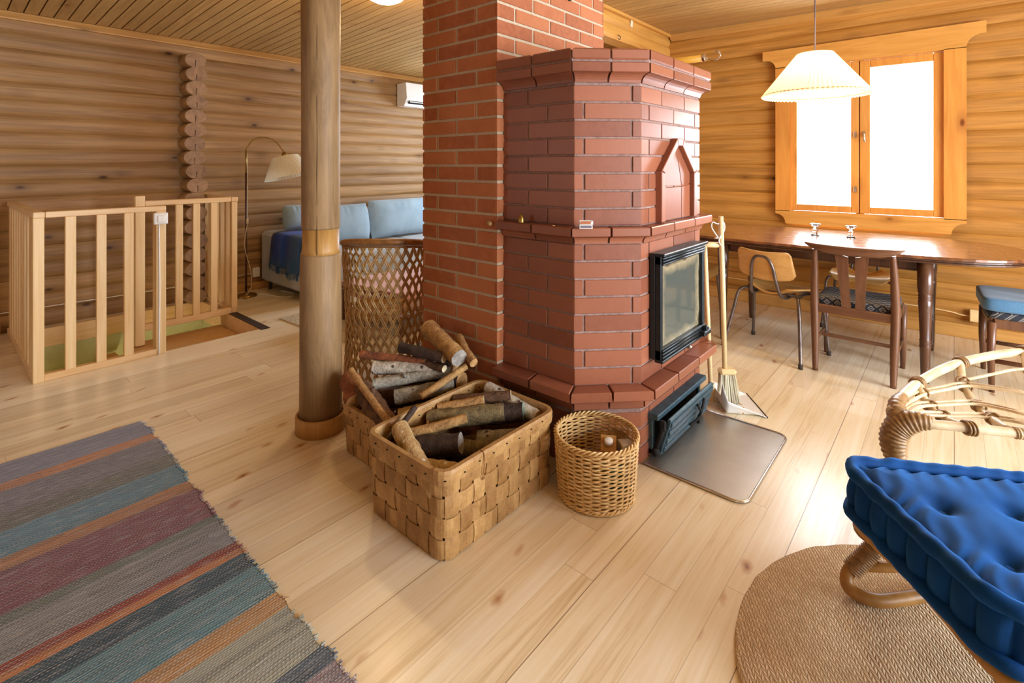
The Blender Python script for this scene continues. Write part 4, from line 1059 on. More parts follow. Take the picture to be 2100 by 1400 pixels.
# ------------------------------------------------------------------ dining table
tb = thing('dining_table', 'long dark wooden table with rounded ends and turned legs under the window', 'dining table', (-.80, 4.89, 0))
def sup(a, b, e, n=72):
    out = []
    for k in range(n):
        t = 2 * PI * k / n; c, s_ = math.cos(t), math.sin(t)
        out.append((a * math.copysign(abs(c) ** e, c), b * math.copysign(abs(s_) ** e, s_)))
    return out
TW, TD, TZ = 1.19, .60, .85
m = MB(); pl = sup(TW, TD, .62); m.prism(pl, TZ - .022, TZ, 0, .5, .004); m.build('tabletop', TABLETOP, tb)
m = MB(); m.prism(sup(TW - .012, TD - .012, .62), TZ - .036, TZ - .022, 0, .5, .003); m.prism(sup(TW - .004, TD - .004, .62), TZ - .048, TZ - .036, 0, .5, .003); m.build('edge_moulding', TABLEM, tb)
m = MB()
m.span(-.62, .62, -.50, -.478, .735, TZ - .048, 0, .5, .003); m.span(-.62, .62, .36, .382, .735, TZ - .048, 0, .5, .003); m.span(-.63, -.608, -.5, .38, .735, TZ - .048, 0, .5, .003); m.span(.608, .63, -.5, .38, .735, TZ - .048, 0, .5, .003)
m.span(-.62, .62, -.506, -.5, .735, .745, 0, .5, .002)
m.build('apron', TABLEM, tb)
lp = [(.020, 0), (.025, .05), (.030, .235), (.033, .245), (.028, .253), (.033, .262), (.028, .270), (.033, .280), (.029, .29), (.036, .50), (.039, .545), (.034, .552), (.040, .562), (.034, .570), (.040, .58), (.034, .588), (.039, .598), (.043, .64), (.043, TZ - .048)]
for x, y in ((-.655, -.52), (.655, -.52), (-.655, .28), (.66, .28)):
    m = MB(); m.lathe(lp, 24, (x, y, 0)); m.build('leg', TABLEM, tb)
def candle(x, y, label):
    c = thing('candle_holder', label, 'candle holder', (x, y, TZ), 0, 'clear glass candle holders on the dining table')
    m = MB(); m.lathe([(.028, 0), (.032, .004), (.030, .010), (.017, .020), (.015, .03), (.02, .04), (.024, .05), (.02, .06), (.015, .066), (.017, .074), (.03, .088), (.040, .098), (.041, .103), (.036, .106), (.016, .096), (.013, .09), (.001, .09)], 32)
    m.build('glass_stem', CLEAR, c)
candle(-.885, 4.93, 'clear glass candle holder on the table, the left of the two')
candle(-.635, 4.96, 'clear glass candle holder on the table, the one nearer the right window pane')

def teak_chair(name, label, loc, rz, pad=False):
    c = thing(name, label, 'chair', loc, rz, 'dark wooden chairs with patterned seats')
    # local: back at y = 0, front at y = .45, seen from behind
    for sx in (-1, 1):
        m = MB(); m.tube(rail([(sx * .222, -.02, 0), (sx * .226, 0, .22), (sx * .232, .012, .47), (sx * .228, -.01, .70), (sx * .222, -.035, .86)], 6), [.017 + .010 * math.sin(PI * min(1, i / 24 * 1.05)) for i in range(25)], 12); m.build('leg', DARKW, c)
        m = MB(); m.tube([(sx * .236, .43, 0), (sx * .238, .435, .25), (sx * .24, .43, .45)], [.015, .021, .024], 12); m.build('leg', DARKW, c)
        m = MB(); m.span(sx * .236 - .011, sx * .236 + .011, .02, .42, .412, .47, 0, .5, .004); m.build('seat_rail', DARKW, c)
        m = MB(); m.tube([(sx * .23, .0, .20), (sx * .236, .43, .20)], .010, 8, flat=1.5); m.build('stretcher', DARKW, c)
    m = MB(); m.span(-.225, .225, -.002, .022, .41, .468, 0, .5, .004); m.build('seat_rail', DARKX, c)
    m = MB(); m.span(-.232, .232, .418, .44, .41, .468, 0, .5, .004); m.build('seat_rail', DARKX, c)
    m = MB(); m.span(-.235, .235, .21, .232, .186, .21, 0, .5, .004); m.build('stretcher', DARKX, c)
    m = MB(); n = 24; P = []; F = []
    for i in range(n + 1):
        u = 2 * i / n - 1; X = u * .285; cv = .035 * (1 - u * u); zt = .905 + .0 * u - .004 * (1 - u * u); th = .012 * (1 - .55 * abs(u) ** 3)
        lo = .052 * (1 - abs(u) ** 4) + .010
        for (dy, z) in ((-th, zt - .006), (th, zt), (th * .7, zt - lo), (-th, zt - lo)): P.append((X, -.045 - cv + dy, z))
    for i in range(n):
        for k in range(4): F.append((i * 4 + k, i * 4 + (k + 1) % 4, i * 4 + 4 + (k + 1) % 4, i * 4 + 4 + k))
    F += [(0, 1, 2, 3)[::-1], (n * 4, n * 4 + 1, n * 4 + 2, n * 4 + 3)]
    F = [f[::-1] for f in F]
    m.add(P, F, 0, .5, True); m.build('top_rail', DARKX, c)
    for sx in (-1, 1):
        m = MB(); P = []; n = 10
        for i in range(n + 1):
            t = i / n; z = .468 + (.845 - .468) * t; xo = .068 + .030 * t ** 1.5; xi = .020 - .008 * (1 - t) ** 2 + (.0 if t < .97 else .0); y = .004 - .06 * t - .012 * math.sin(PI * t)
            if i == n: z2 = z
            for (x, dy, zz) in ((xi, -.006, z if i < n else z - .018), (xo, -.006, z), (xo, .006, z), (xi, .006, z if i < n else z - .018)): P.append((sx * x, y + dy, zz))
        F = []
        for i in range(n):
            for k in range(4): F.append((i * 4 + k, i * 4 + (k + 1) % 4, i * 4 + 4 + (k + 1) % 4, i * 4 + 4 + k))
        F += [(3, 2, 1, 0), (n * 4, n * 4 + 1, n * 4 + 2, n * 4 + 3)]
        if sx < 0: F = [f[::-1] for f in F]
        m.add(P, F, 0, .4); m.build('back_splat', DARKW, c)
    m = MB(); puff(m, -.235, .235, .03, .455, .455, .515); m.build('seat_cushion', PATTERN, c)
    if pad:
        m = MB(); puff(m, -.25, .25, .01, .475, .512, .60); m.build('seat_pad', BLUEF, c)
    return c
teak_chair('dining_chair', 'dark wooden chair with twin splats seen from behind, pulled to the table front', (-.520, 4.155, 0), R(-1))
teak_chair('dining_chair', 'dark wooden chair with a thick blue pad at the right end of the table', (.60, 4.735, 0), R(93), True)

def school_chair(label, loc, rz):
    c = thing('school_chair', label, 'chair', loc, rz, 'plywood chairs with bent steel tube frames')
    # local: back at y=0 towards -y, faces +y
    m = MB()
    def seat(u, v):
        a = 2 * u - 1; Y = .03 + .36 * v; hw = (.15 + .07 * min(1, v * 2.2)) * (1 - .25 * max(0, (v - .85) / .15) ** 2)
        z = .495 - .035 * (1 - v) ** 2 * (1 - a * a) + .02 * a * a * (1 - v) - .05 * max(0, (v - .8) / .2) ** 2 - .02 * (1 - a * a) * math.sin(PI * v)
        return (a * hw * (1.0 if v > .02 else .8), Y, z)
    m.grid(seat, 25, 25, 0, .5); m.build('seat', PLY, c, solid=.011)
    m = MB()
    def back(u, v):
        a = 2 * u - 1; hw = .205 - .015 * v; zt = .795 - .035 * (a ** 2) * 0 + .012 * abs(a) ** 2; zb = .575 + .03 * a * a
        rr = max(0, abs(a) - .85) / .15
        zt -= .03 * rr * rr; zb += .03 * rr * rr
        return (a * hw, -.045 * (1 - a * a) - .01 - .04 * v, zb + (zt - zb) * v)
    m.grid(back, 25, 13, 0, .6); m.build('backrest', PLY, c, solid=.010)
    for sx in (-1, 1):
        m = MB(); m.tube(rail([(sx * .275, -.11, 0), (sx * .235, -.03, .30), (sx * .215, .0, .43), (sx * .19, .05, .465), (sx * .17, .12, .462), (sx * .2, .27, .462), (sx * .24, .31, .43), (sx * .255, .32, .30), (sx * .275, .345, 0)], 6), .0115, 10); m.build('leg', TUBE, c)
        
        for yy in (-.11, .345): m = MB(); m.lathe([(.015, 0), (.015, .03), (.012, .035)], 12, (sx * .275, yy, 0)); m.build('foot_cap', RUBBER, c)
    m = MB(); m.tube(rail([(.12, .16, .455), (.115, .04, .445), (.105, -.02, .47), (.09, -.05, .56), (.075, -.075, .68), (.045, -.085, .745), (0, -.088, .76), (-.045, -.085, .745), (-.075, -.075, .68), (-.09, -.05, .56), (-.105, -.02, .47), (-.115, .04, .445), (-.12, .16, .455)], 6), .0115, 10); m.build('back_loop', TUBE, c)
    m = MB(); m.tube([(-.20, .08, .462), (.20, .08, .462)], .010, 8); m.tube([(-.19, .26, .462), (.19, .26, .462)], .010, 8); m.build('cross_tube', TUBE, c)
    return c
school_chair('plywood and steel tube chair at the table front beside the broom', (-1.088, 4.255, 0), R(-13)).scale = (1.08, 1.0, 1.0)
school_chair('plywood and steel tube chair on the window side of the table', (-.62, 5.62, 0), R(180))
school_chair('plywood and steel tube chair at the table end behind the stove', (-2.03, 4.74, 0), R(-90))

# pendant lamp
pd = thing('pendant_lamp', 'lit white pleated pendant lamp hanging over the dining table', 'pendant lamp', (PEND[0], PEND[1], 0))
PZ0, PZ1 = 2.265, 1.955
m = MB(); m.tube([(0, 0, 2.96), (0, 0, PZ0 - .02)], .0045, 8); m.build('cord', plain('grey_cord', hx('#5e5660'), .5), pd)
m = MB(); m.lathe([(.001, 2.955), (.045, 2.95), (.05, 2.92), (.02, 2.90), (.001, 2.90)], 24); m.build('ceiling_rose', WHITE, pd)
m = MB(); m.lathe([(.018, PZ0 - .09), (.022, PZ0 - .02), (.008, PZ0)], 20); m.build('socket', WHITE, pd)
m = MB()
def psh(u, v):
    a = u * 2 * PI; N = 72; r_ = .115 + (.350 - .115) * v + (.003 + .004 * v) * math.cos(a * N); z = PZ0 + (PZ1 - PZ0) * v + .006 * math.cos(a * N) * v
    return (r_ * math.cos(a), r_ * math.sin(a), z)
m.grid(psh, 72 * 4, 7, 0, .5, cu=True); m.build('lamp_shade', SHADE, pd)
m = MB(); m.grid(lambda u, v: ((.337 + .004 * math.cos(u * 2 * PI * 72) + .003 * math.cos(v * 2 * PI)) * math.cos(u * 2 * PI), (.337 + .004 * math.cos(u * 2 * PI * 72) + .003 * math.cos(v * 2 * PI)) * math.sin(u * 2 * PI), PZ1 + .016 + .003 * math.sin(v * 2 * PI)), 288, 6, 0, .5, cu=True, cv=True)
m.build('hem_stitching', plain('hem_thread', hx('#c98b3d'), .8), pd)
m = MB(); m.ball((0, 0, 0), .032, 10); m.build('bulb', BULB, pd, loc=(0, 0, PEND[2]))

# rod with hook above the stove, beam hook, tape
rd = thing('wooden_rod', 'yellow bamboo rod projecting from the chimney above the stove', 'rod', (-1.826, 3.035, 2.085))
m = MB(); m.tube([(0, 0, 0), (.32, 0, 0), (.325, 0, 0), (.70, 0, 0)], .021, 16); m.tube([(.50, 0, 0), (.506, 0, 0)], .0225, 16); m.build('shaft', wood('bamboo', hx('#e0a53c'), hx('#c08428'), 'x', 2, 20, .35, 0, .05), rd)
m = MB(); m.tube([(.70, 0, 0), (.715, 0, 0)], .022, 16); m.build('end_cap', CHROME, rd)
m = MB(); m.tube(rail([(.715, 0, 0), (.745, 0, -.018), (.775, 0, -.022), (.80, 0, 0), (.79, 0, .026), (.765, 0, .03)], 6), .0035, 6); m.build('hook', CHROME, rd)
bh = thing('beam_hook', 'small screw hook under the ceiling beam', 'hook', (-2.53, 4.514, 2.73))
m = MB(); m.tube(rail([(-.02, 0, .01), (.02, 0, .0), (.04, 0, -.02), (.03, 0, -.04), (.015, 0, -.03)], 6), .004, 6); m.build('hook', IRON, bh)
m = MB(); m.box((-2.512, 4.786, 2.905), (.006, .045, .075), 0, .5, 0, Matrix.Rotation(R(-12), 4, 'X'))
tag(m.build('paper_tag', plain('cream_tape', hx('#ecd9b8'), .7)), 'pale strip of tape stuck on the ceiling beam', 'tape')

# ------------------------------------------------------------------ things on the mantel
mb = thing('match_box', 'open match box standing on the mantel shelf at the stove corner', 'match box', (-1.290, 2.013, 1.1555), R(38))
m = MB(); m.span(-.030, .030, -.012, .012, 0, .018, 0, .5, .001); m.build('sleeve', WHITE, mb)
m = MB(); m.span(-.026, .026, -.0128, -.012, .003, .015, 0, .5); m.build('striking_strip', plain('striker', hx('#6d6472'), .8), mb)
m = MB(); m.span(-.028, .032, -.010, .010, .019, .021, 0, .5); m.span(-.028, .032, -.0105, -.009, .019, .037, 0, .5); m.span(-.028, .032, .009, .0105, .019, .037, 0, .5); m.span(.031, .033, -.0105, .0105, .019, .037, 0, .9); m.span(-.029, -.027, -.0105, .0105, .019, .037, 0, .5); m.build('tray', plain('tray_card', hx('#dfe0de'), .7), mb)
m = MB(); rng = random.Random(4)
for i in range(8): m.box((rng.uniform(-.004, .004), -.0108 - .0005, .022 + .0018 * i), (.05, .0015, .0015), 0)
m.build('match', plain('match_wood', hx('#b5683a'), .7), mb)
m = MB(); m.lathe([(.0165, 0), (.018, .003), (.0165, .012), (.015, .024), (.010, .036), (.004, .044), (.001, .046)], 20)
tag(m.build('brass_bell', BRASS, loc=(-1.664, 1.995, 1.1555)), 'small brass cone bell on the left part of the mantel', 'bell')
m = MB(); m.lathe([(.008, 0), (.009, .002), (.007, .005), (.001, .006)], 16)
tag(m.build('brass_button', plain('bright_brass', hx('#ffd9a0'), .2, 1.0), loc=(-1.462, 1.995, 1.1555)), 'tiny shiny brass disc on the mantel between the bell and the match box', 'button')
m = MB(); m.ball((-.010, 0, 0), .016, 8, sc_=(1, .9, .8)); m.ball((-.026, .004, .004), .011, 8)
tag(m.build('dry_knob', plain('dry_wood', hx('#a88a5e'), .8, bump=.4), loc=(-1.862, 1.985, 1.137)), 'small knobbly piece of dry wood at the left end of the mantel', 'wood piece')
# ------------------------------------------------------------------ broom and dustpan
bd = thing('dustpan', 'white long-handled dustpan with wooden T grip and sweepings', 'dustpan', (-1.112, 3.128, 0.001), R(36.9))
m = MB()
def pan(u, v):
    # u along the width, v from the lip to the back
    w_ = .155 * (1 - .12 * v); X = .02 + .245 - .245 * v; a = (2 * u - 1)
    z = .004 + .10 * max(0, abs(a) - .82) / .18 * v * .9 + (.10 * max(0, (v - .86) / .14) ** 1.2)
    return (X - .02 * max(0, (v - .86) / .14) * 0, a * w_, z)
m.grid(pan, 41, 31, 0, .5); m.build('pan', WHITE, bd, solid=.003)
m = MB(); m.tube([(.266, -.156, .005), (.266, .156, .005)], .004, 8); m.build('rubber_lip', RUBBER, bd)
m = MB(); rng = random.Random(9)
for i in range(90):
    x, y = rng.gauss(.09, .03), rng.gauss(-.03, .04); m.box((x, y, .012 + rng.uniform(0, .012)), (rng.uniform(.004, .022), rng.uniform(.003, .007), .003), 0, None, 0, Matrix.Rotation(rng.uniform(0, 3), 4, 'Z') @ Matrix.Rotation(rng.uniform(-.5, .5), 4, 'Y'))
o = m.build('sweepings', BARKS['tan'], bd); o['kind'] = 'stuff'
m = MB(); m.tube([(.0, .0, .045), (-.035, .01, .96)], .0135, 12); m.build('handle', PALE, bd)
m = MB(); m.tube([(-.09, .02, .965), (.07, .0, .965)], .017, 12); m.build('t_grip', wood('pale_grip', hx('#ecd6a6'), hx('#d8b982'), 'x', 1.5, 25), bd)
m = MB(); m.tube([(.004, 0, .02), (.0, 0, .13)], .02, 12); m.build('handle_socket', PALE, bd)
br = thing('broom', 'pale wooden broom with a cord loop standing in the dustpan', 'broom', (-1.055, 3.170, -0.03))
m = MB(); m.tube([(.006, .008, .245), (.0, .0, .7), (-.008, -.02, 1.17)], .0145, 12); m.build('handle', PALE, br)
m = MB(); m.box((.018, .012, .235), (.10, .06, .035), 0, .5, .012, Matrix.Rotation(R(40), 4, 'Z')); m.build('brush_block', PALE, br)
m = MB(); rng = random.Random(6)
for i in range(160):
    a = rng.uniform(-1, 1); b = rng.uniform(-1, 1); c_, s_ = math.cos(R(40)), math.sin(R(40)); X, Y = a * .045, b * .02
    p = Vector((.018 + X * c_ - Y * s_, .012 + X * s_ + Y * c_, .225)); q = Vector((.03 + X * c_ * 1.5 - Y * s_ * 1.5, .012 + X * s_ * 1.5 + Y * c_ * 1.5, rng.uniform(.03, .06)))
    m.tube([p, (p + q) / 2 + Vector((rng.uniform(-.002, .002), 0, 0)), q], .0016, 3)
o = m.build('bristles', plain('bristle', hx('#e2dcc4'), .7), br); o['kind'] = 'stuff'
m = MB(); m.tube(rail([(-.018, -.03, 1.04), (-.05, -.05, 1.10), (-.045, -.05, 1.135), (-.022, -.035, 1.125), (.005, -.012, 1.135), (.01, -.01, 1.09), (-.01, -.035, 1.04), (-.012, -.03, 1.01), (.005, -.02, .985)], 6), .0035, 6); m.tube([(-.035, -.045, 1.04), (.0, -.02, 1.045)], .006, 6)
m.build('cord_loop', WHITE, br)

# ------------------------------------------------------------------ firewood baskets
def perim(x0, x1, y0, y1, r):
    segs = []; P = arcrect(x0, x1, y0, y1, r, 8); P.append(P[0]); S = [0]
    for a, b in zip(P, P[1:]): S.append(S[-1] + math.hypot(b[0] - a[0], b[1] - a[1]))
    cx, cy = (x0 + x1) / 2, (y0 + y1) / 2
    def f(s, off, z, k):
        s = s % S[-1]; i = 0
        while S[i + 1] < s: i += 1
        t = (s - S[i]) / max(1e-9, S[i + 1] - S[i]); a, b = P[i], P[i + 1]
        dx, dy = b[0] - a[0], b[1] - a[1]; l = math.hypot(dx, dy) or 1
        x, y = a[0] + dx * t + dy / l * off, a[1] + dy * t - dx / l * off
        return (cx + (x - cx) * k, cy + (y - cy) * k, z)
    return f, S[-1]
def splint_basket(name, label, loc, sx, sy, h, rows, cell, taper, seed, lash=None):
    b = thing(name, label, 'basket', loc); rng = random.Random(seed)
    f, L = perim(-sx / 2, sx / 2, -sy / 2, sy / 2, .045); n = int(L / cell / 2 + .5) * 2; cell = L / n; ch_ = (h - .02) / rows
    kk = lambda z: 1 - taper * (1 - z / h)
    m = MB(); A = .0042
    for j in range(rows):
        z0 = .004 + j * ch_; ns = n * 6; P = []; F = []
        for i in range(ns):
            s = i / ns * L; o = A * math.cos(PI * s / cell + j * PI)
            for t in (0.06, .5, .94): z = z0 + ch_ * t; P.append(f(s, o + (.0012 if t == .5 else 0), z + .002 * math.sin(s * 9 + j * 2), kk(z)))
        for i in range(ns):
            a, c = i * 3, (i + 1) % ns * 3; F += [(a, c, c + 1, a + 1), (a + 1, c + 1, c + 2, a + 2)]
        for i in range(n):      # each visible patch its own tone
            m.add([P[q % len(P)] for q in range(i * 18, i * 18 + 21)], [(k, k + 3, k + 4, k + 1) for r_ in range(6) for k in (r_ * 3, r_ * 3 + 1)], 0, None, False)
    m.build('weavers', SPLINT, b, solid=.0018)
    m = MB()
    for i in range(n):
        s0 = i * cell; hw = cell * rng.uniform(.40, .455); P = []; F = []; nr = rows * 6
        for q in range(nr + 1):
            z = .002 + (h - .02) * q / nr; o = -A * math.cos(PI * i + q / 6 * PI - PI / 2 * 0 + 0) if False else -A * math.cos(PI * i) * math.cos(PI * (q / 6 - .5))
            for t in (-1, 0, 1): P.append(f(s0 + t * hw, o + (.001 if t == 0 else 0), z, kk(z)))
        for q in range(nr):
            a, c = q * 3, q * 3 + 3; F += [(a, a + 1, c + 1, c), (a + 1, a + 2, c + 2, c + 1)]
        m.add(P, F, 0, None, False)
    m.build('uprights', SPLINT, b, solid=.0018)
    m = MB(); prof = [(-.010, -.045), (.010, -.048), (.0125, -.03), (.0125, -.008), (.009, .004), (-.009, .004), (-.0125, -.008), (-.0125, -.03)]; ns = 120; P = []; F = []
    for i in range(ns):
        s = i / ns * L
        for (o, dz) in prof: P.append(f(s, o, h + dz + .003 * math.sin(s * 5 + seed), 1))
    for i in range(ns):
        for k in range(8): F.append((i * 8 + k, (i + 1) % ns * 8 + k, (i + 1) % ns * 8 + (k + 1) % 8, i * 8 + (k + 1) % 8))
    m.add(P, F, 0, .55, False); m.build('rim_band', SPLINT, b)
    m = MB(); m.prism([f(i / 40 * L, -.004, 0, kk(0))[:2] for i in range(40)], .001, .006, 0, .3); m.build('bottom', SPLINT, b)
    if lash is not None:
        m = MB(); p = [f(lash, o, h + dz, 1) for o, dz in ((-.014, -.03), (-.014, .002), (0, .008), (.015, .0), (.016, -.05), (.006, -.10))]; q = [f(lash + .012, o, h + dz, 1) for o, dz in ((.006, -.10), (.012, -.06))]
        m.tube(rail(p + q, 4), .0018, 5); m.build('lashing', CANED, b)
    m = MB()
    for i in range(28):
        s = (i + .5) / 28 * L
        for sg in (1, -1): p = Vector(f(s, sg * .013, h - .022 + rng.uniform(-.006, .006), 1)); m.ball(p, .0035, 4, sc_=(1.6, 1.6, .6))
    m.build('rim_stitches', BLACK, b)
    return b
splint_basket('firewood_basket', 'large birch splint basket of firewood in front, beside the small wicker basket', (-1.628, 1.565, 0), .475, .67, .332, 4, .070, .02, 1, lash=.22)
splint_basket('firewood_basket', 'birch splint basket heaped with firewood behind the front one, next to the timber post', (-2.135, 1.668, 0), .445, .535, .245, 3, .066, .03, 2)

def firewood(p0, p1, r, bk, cut0, cut1, label, bend=.01, group='logs in the firewood baskets', seed=0, name='firewood_log', stub=0):
    p0, p1 = Vector(p0), Vector(p1); c = (p0 + p1) / 2; rng = random.Random(hash((round(p0.x * 1000), round(p1.y * 1000))) & 9999)
    d = p1 - p0; side = d.cross(Vector((0, 0, 1))).normalized(); N = 14; pts = []; rr = []
    for i in range(N + 1):
        t = i / N; pts.append(p0 + d * t - c + side * bend * math.sin(PI * t) + Vector((0, 0, 1)) * bend * .6 * math.sin(PI * t + 1) * 0.6)
        rr.append(r * (1 + .07 * noise.noise((t * 4 + r * 90, p0.x * 9, 1)) - .06 * t))
    m = MB(); m.tube(pts, rr, 14, 0, None, caps=False)
    # lumpy bark
    for i in range(len(m.v)):
        q = Vector(m.v[i]); k = noise.noise(q * 28 + c * 5) * r * .16; j = i // 14; ax = pts[min(j, N)]; dv = (q - ax)
        if dv.length > 0: m.v[i] = tuple(q + dv.normalized() * k)
    n = 14
    e0 = [m.v[k] for k in range(n)]; e1 = [m.v[N * n + k] for k in range(n)]
    m.add(e0, [tuple(range(n))[::-1]], 1); m.add(e1, [tuple(range(n))], 2)
    for s_ in range(stub):
        t = .3 + .4 * s_ + .1; a = rng.uniform(0, 6.28); q = p0 + d * t - c; u = (side * math.cos(a) + Vector((0, 0, 1)) * abs(math.sin(a))).normalized()
        m.tube([q + u * r * .6, q + u * r * 1.7], [r * .3, r * .22], 8, 0)
    o = m.build(name, [BARKS[bk], cut0, cut1], loc=tuple(c)); return tag(o, label, 'firewood', group)
F1 = 'logs in the front firewood basket'; F2 = 'logs heaped in the rear firewood basket'
LG = [
 ((-1.800, 1.345, .318), (-1.455, 1.262, .225), .037, 'birch', CUTT, CUTP, 'peeling white and tan birch log slanting down in the left corner of the front basket', .006, F1),
 ((-1.80, 1.365, .225), (-1.585, 1.50, .268), .045, 'dark', CUTG, CUTG, 'thick dark-barked log with a round grey cut end, middle of the front basket', .0, F1),
 ((-1.83, 1.375, .262), (-1.655, 1.60, .318), .022, 'tan', CUTT, CUTP, 'thin orange branch with a pale cut end lying over the dark log', .012, F1),
 ((-1.845, 1.535, .265), (-1.585, 1.775, .300), .044, 'olive', CUTT, CUTG, 'brown mossy log with a rough grey end across the middle of the front basket', .0, F1),
 ((-1.72, 1.70, .265), (-1.525, 1.845, .292), .044, 'dark', CUTG, CUTB, 'log with a greenish blue cut end at the right of the front basket', .0, F1),
 ((-1.845, 1.70, .30), (-1.62, 1.865, .335), .026, 'brown', CUTT, CUTP, 'slim brown pale-ended log, right one of two atop the front basket', .004, F1),
 ((-1.845, 1.60, .295), (-1.685, 1.745, .332), .026, 'tan', CUTT, CUTP, 'slim tan pale-ended log, left one of two atop the front basket', .004, F1),
 ((-1.78, 1.872, .322), (-1.455, 1.868, .285), .032, 'white', CUTP, CUTT, 'curling white birch log along the far rim of the front basket', .004, F1),
 ((-1.665, 1.53, .205), (-1.475, 1.63, .235), .034, 'olive', CUTT, CUTP, 'olive log with a pale end low on the right of the front basket', .0, F1),
 ((-1.62, 1.64, .22), (-1.452, 1.745, .25), .032, 'grey', CUTG, CUTG, 'short grey mottled log by the right rim of the front basket', .0, F1),
 ((-1.68, 1.345, .20), (-1.475, 1.402, .225), .038, 'birch', CUTT, CUTG, 'short yellowish log with a grey end near the front corner of the basket', .0, F1),
 ((-1.64, 1.285, .185), (-1.47, 1.325, .19), .034, 'olive', CUTG, CUTT, 'small yellow-brown log low in the front corner of the basket', .0, F1),
 ((-1.50, 1.42, .155), (-1.435, 1.60, .20), .035, 'red', CUTT, CUTT, 'reddish-brown piece of wood tucked low at the right side of the front basket', .0, F1),
 ((-1.845, 1.285, .235), (-1.800, 1.43, .385), .013, 'dark', BARKS['dark'], BARKS['dark'], 'dark forked twig sticking up from the left corner of the front basket', .006, F1),
 ((-1.84, 1.45, .13), (-1.60, 1.78, .17), .045, 'brown', CUTT, CUTT, 'brown log deep inside the front basket', 0, F1),
 ((-1.74, 1.40, .10), (-1.48, 1.66, .12), .05, 'dark', CUTG, CUTG, 'dark log at the bottom of the front basket', 0, F1),
 ((-1.80, 1.72, .17), (-1.50, 1.75, .16), .045, 'red', CUTT, CUTT, 'rusty log below the pile at the far side of the front basket', 0, F1),
 ((-1.55, 1.50, .08), (-1.50, 1.80, .12), .045, 'grey', CUTT, CUTT, 'grey log under the right side of the front basket pile', 0, F1),
 ((-2.235, 1.865, .535), (-1.905, 1.790, .468), .047, 'tan', CUTG, CUTG, 'fat birch log with papery tan bark on top of the rear pile against the chimney', .0, F2),
 ((-2.285, 1.715, .452), (-2.000, 1.775, .452), .028, 'dark', CUTT, CUTP, 'dark slim log with a pale cut end under the top birch log', .006, F2),
 ((-2.21, 1.745, .395), (-2.00, 1.775, .392), .020, 'brown', CUTT, CUTP, 'thin branch with a small pale end below the dark slim log', .0, F2),
 ((-2.05, 1.925, .505), (-1.845, 1.835, .445), .024, 'tan', CUTT, CUTT, 'light knobbly stick at the right end of the rear pile', .006, F2),
 ((-2.475, 1.585, .405), (-2.13, 1.76, .402), .021, 'red', CUTP, CUTT, 'slim pinkish split stick lying across the rear pile', .0, F2),
 ((-2.375, 1.605, .352), (-2.09, 1.785, .368), .038, 'white', CUTT, CUTT, 'white birch log with an oval scar in the rear pile', .0, F2),
 ((-2.285, 1.535, .315), (-2.00, 1.83, .355), .029, 'grey', CUTT, CUTT, 'crooked grey-white log with flaking bark in the rear pile', -.02, F2),
 ((-2.160, 1.585, .262), (-1.955, 1.80, .312), .038, 'grey', CUTT, CUTG, 'grey log with a tan cut end facing the front basket', .0, F2),
 ((-2.105, 1.565, .192), (-1.94, 1.76, .235), .034, 'birch', CUTT, CUTT, 'pale split log with a tan end right above the rear basket rim', .0, F2),
 ((-2.295, 1.475, .300), (-1.965, 1.425, .222), .052, 'brown', CUTT, CUTT, 'thick reddish-brown log with torn bark at the front of the rear basket', .0, F2),
 ((-2.440, 1.50, .300), (-2.27, 1.430, .255), .055, 'red', CUTT, CUTT, 'stubby rusty log leaning between the post and the rear basket', .0, F2),
 ((-2.365, 1.455, .385), (-1.905, 1.395, .258), .017, 'tan', CUTP, CUTT, 'straight peeled stick slanting over the front of the rear basket', .004, F2),
 ((-2.33, 1.60, .20), (-2.02, 1.86, .24), .05, 'brown', CUTT, CUTT, 'brown log inside the rear basket', 0, F2),
 ((-2.30, 1.85, .27), (-1.98, 1.88, .30), .05, 'dark', CUTT, CUTT, 'dark log at the back of the rear pile', 0, F2),
 ((-2.25, 1.80, .36), (-2.02, 1.87, .38), .045, 'dark', CUTT, CUTT, 'dark log in the middle of the rear pile', 0, F2),
 ((-2.24, 1.50, .15), (-1.98, 1.52, .12), .05, 'brown', CUTT, CUTT, 'brown log at the bottom of the rear basket', 0, F2),
 ((-2.00, 1.62, .30), (-1.925, 1.86, .40), .018, 'tan', CUTT, CUTT, 'bare tan branch rising at the right edge of the rear pile', 0, F2),
]
for i, (p0, p1, r_, bk, c0, c1, lab, bd_, gr) in enumerate(LG):
    firewood(p0, p1, r_, bk, c0, c1, lab, bd_, gr, stub=(1 if i in (2, 19, 24, 27) else 0))
# ------------------------------------------------------------------ small wicker basket with cartons
wb = thing('wicker_basket', 'small round pale wicker basket in front of the stove holding cartons', 'basket', (-1.200, 1.957, 0))
RT, RB, WH = .178, .160, .268
rr_ = lambda z: RB + (RT - RB) * (z / WH) ** .8
m = MB(); NS = 30; rows = 30
for j in range(rows):
    z = .012 + j * (WH - .03) / (rows - 1); n = 150
    m.tube([((rr_(z) + .0055 * math.cos(i / n * PI * NS + j * PI)) * math.cos(i / n * 2 * PI), (rr_(z) + .0055 * math.cos(i / n * PI * NS + j * PI)) * math.sin(i / n * 2 * PI), z + .002 * math.sin(i / n * PI * NS * .5 + j)) for i in range(n)], .0042, 6, closed=True)
m.build('woven_wall', WILLOW, wb)
m = MB()
for i in range(NS):
    a = (i + .5) / NS * 2 * PI; m.tube([(rr_(WH * q / 4) * math.cos(a), rr_(WH * q / 4) * math.sin(a), .004 + (WH - .012) * q / 4) for q in range(5)], .0036, 6)
m.build('stakes', WILLOW, wb)
m = MB()
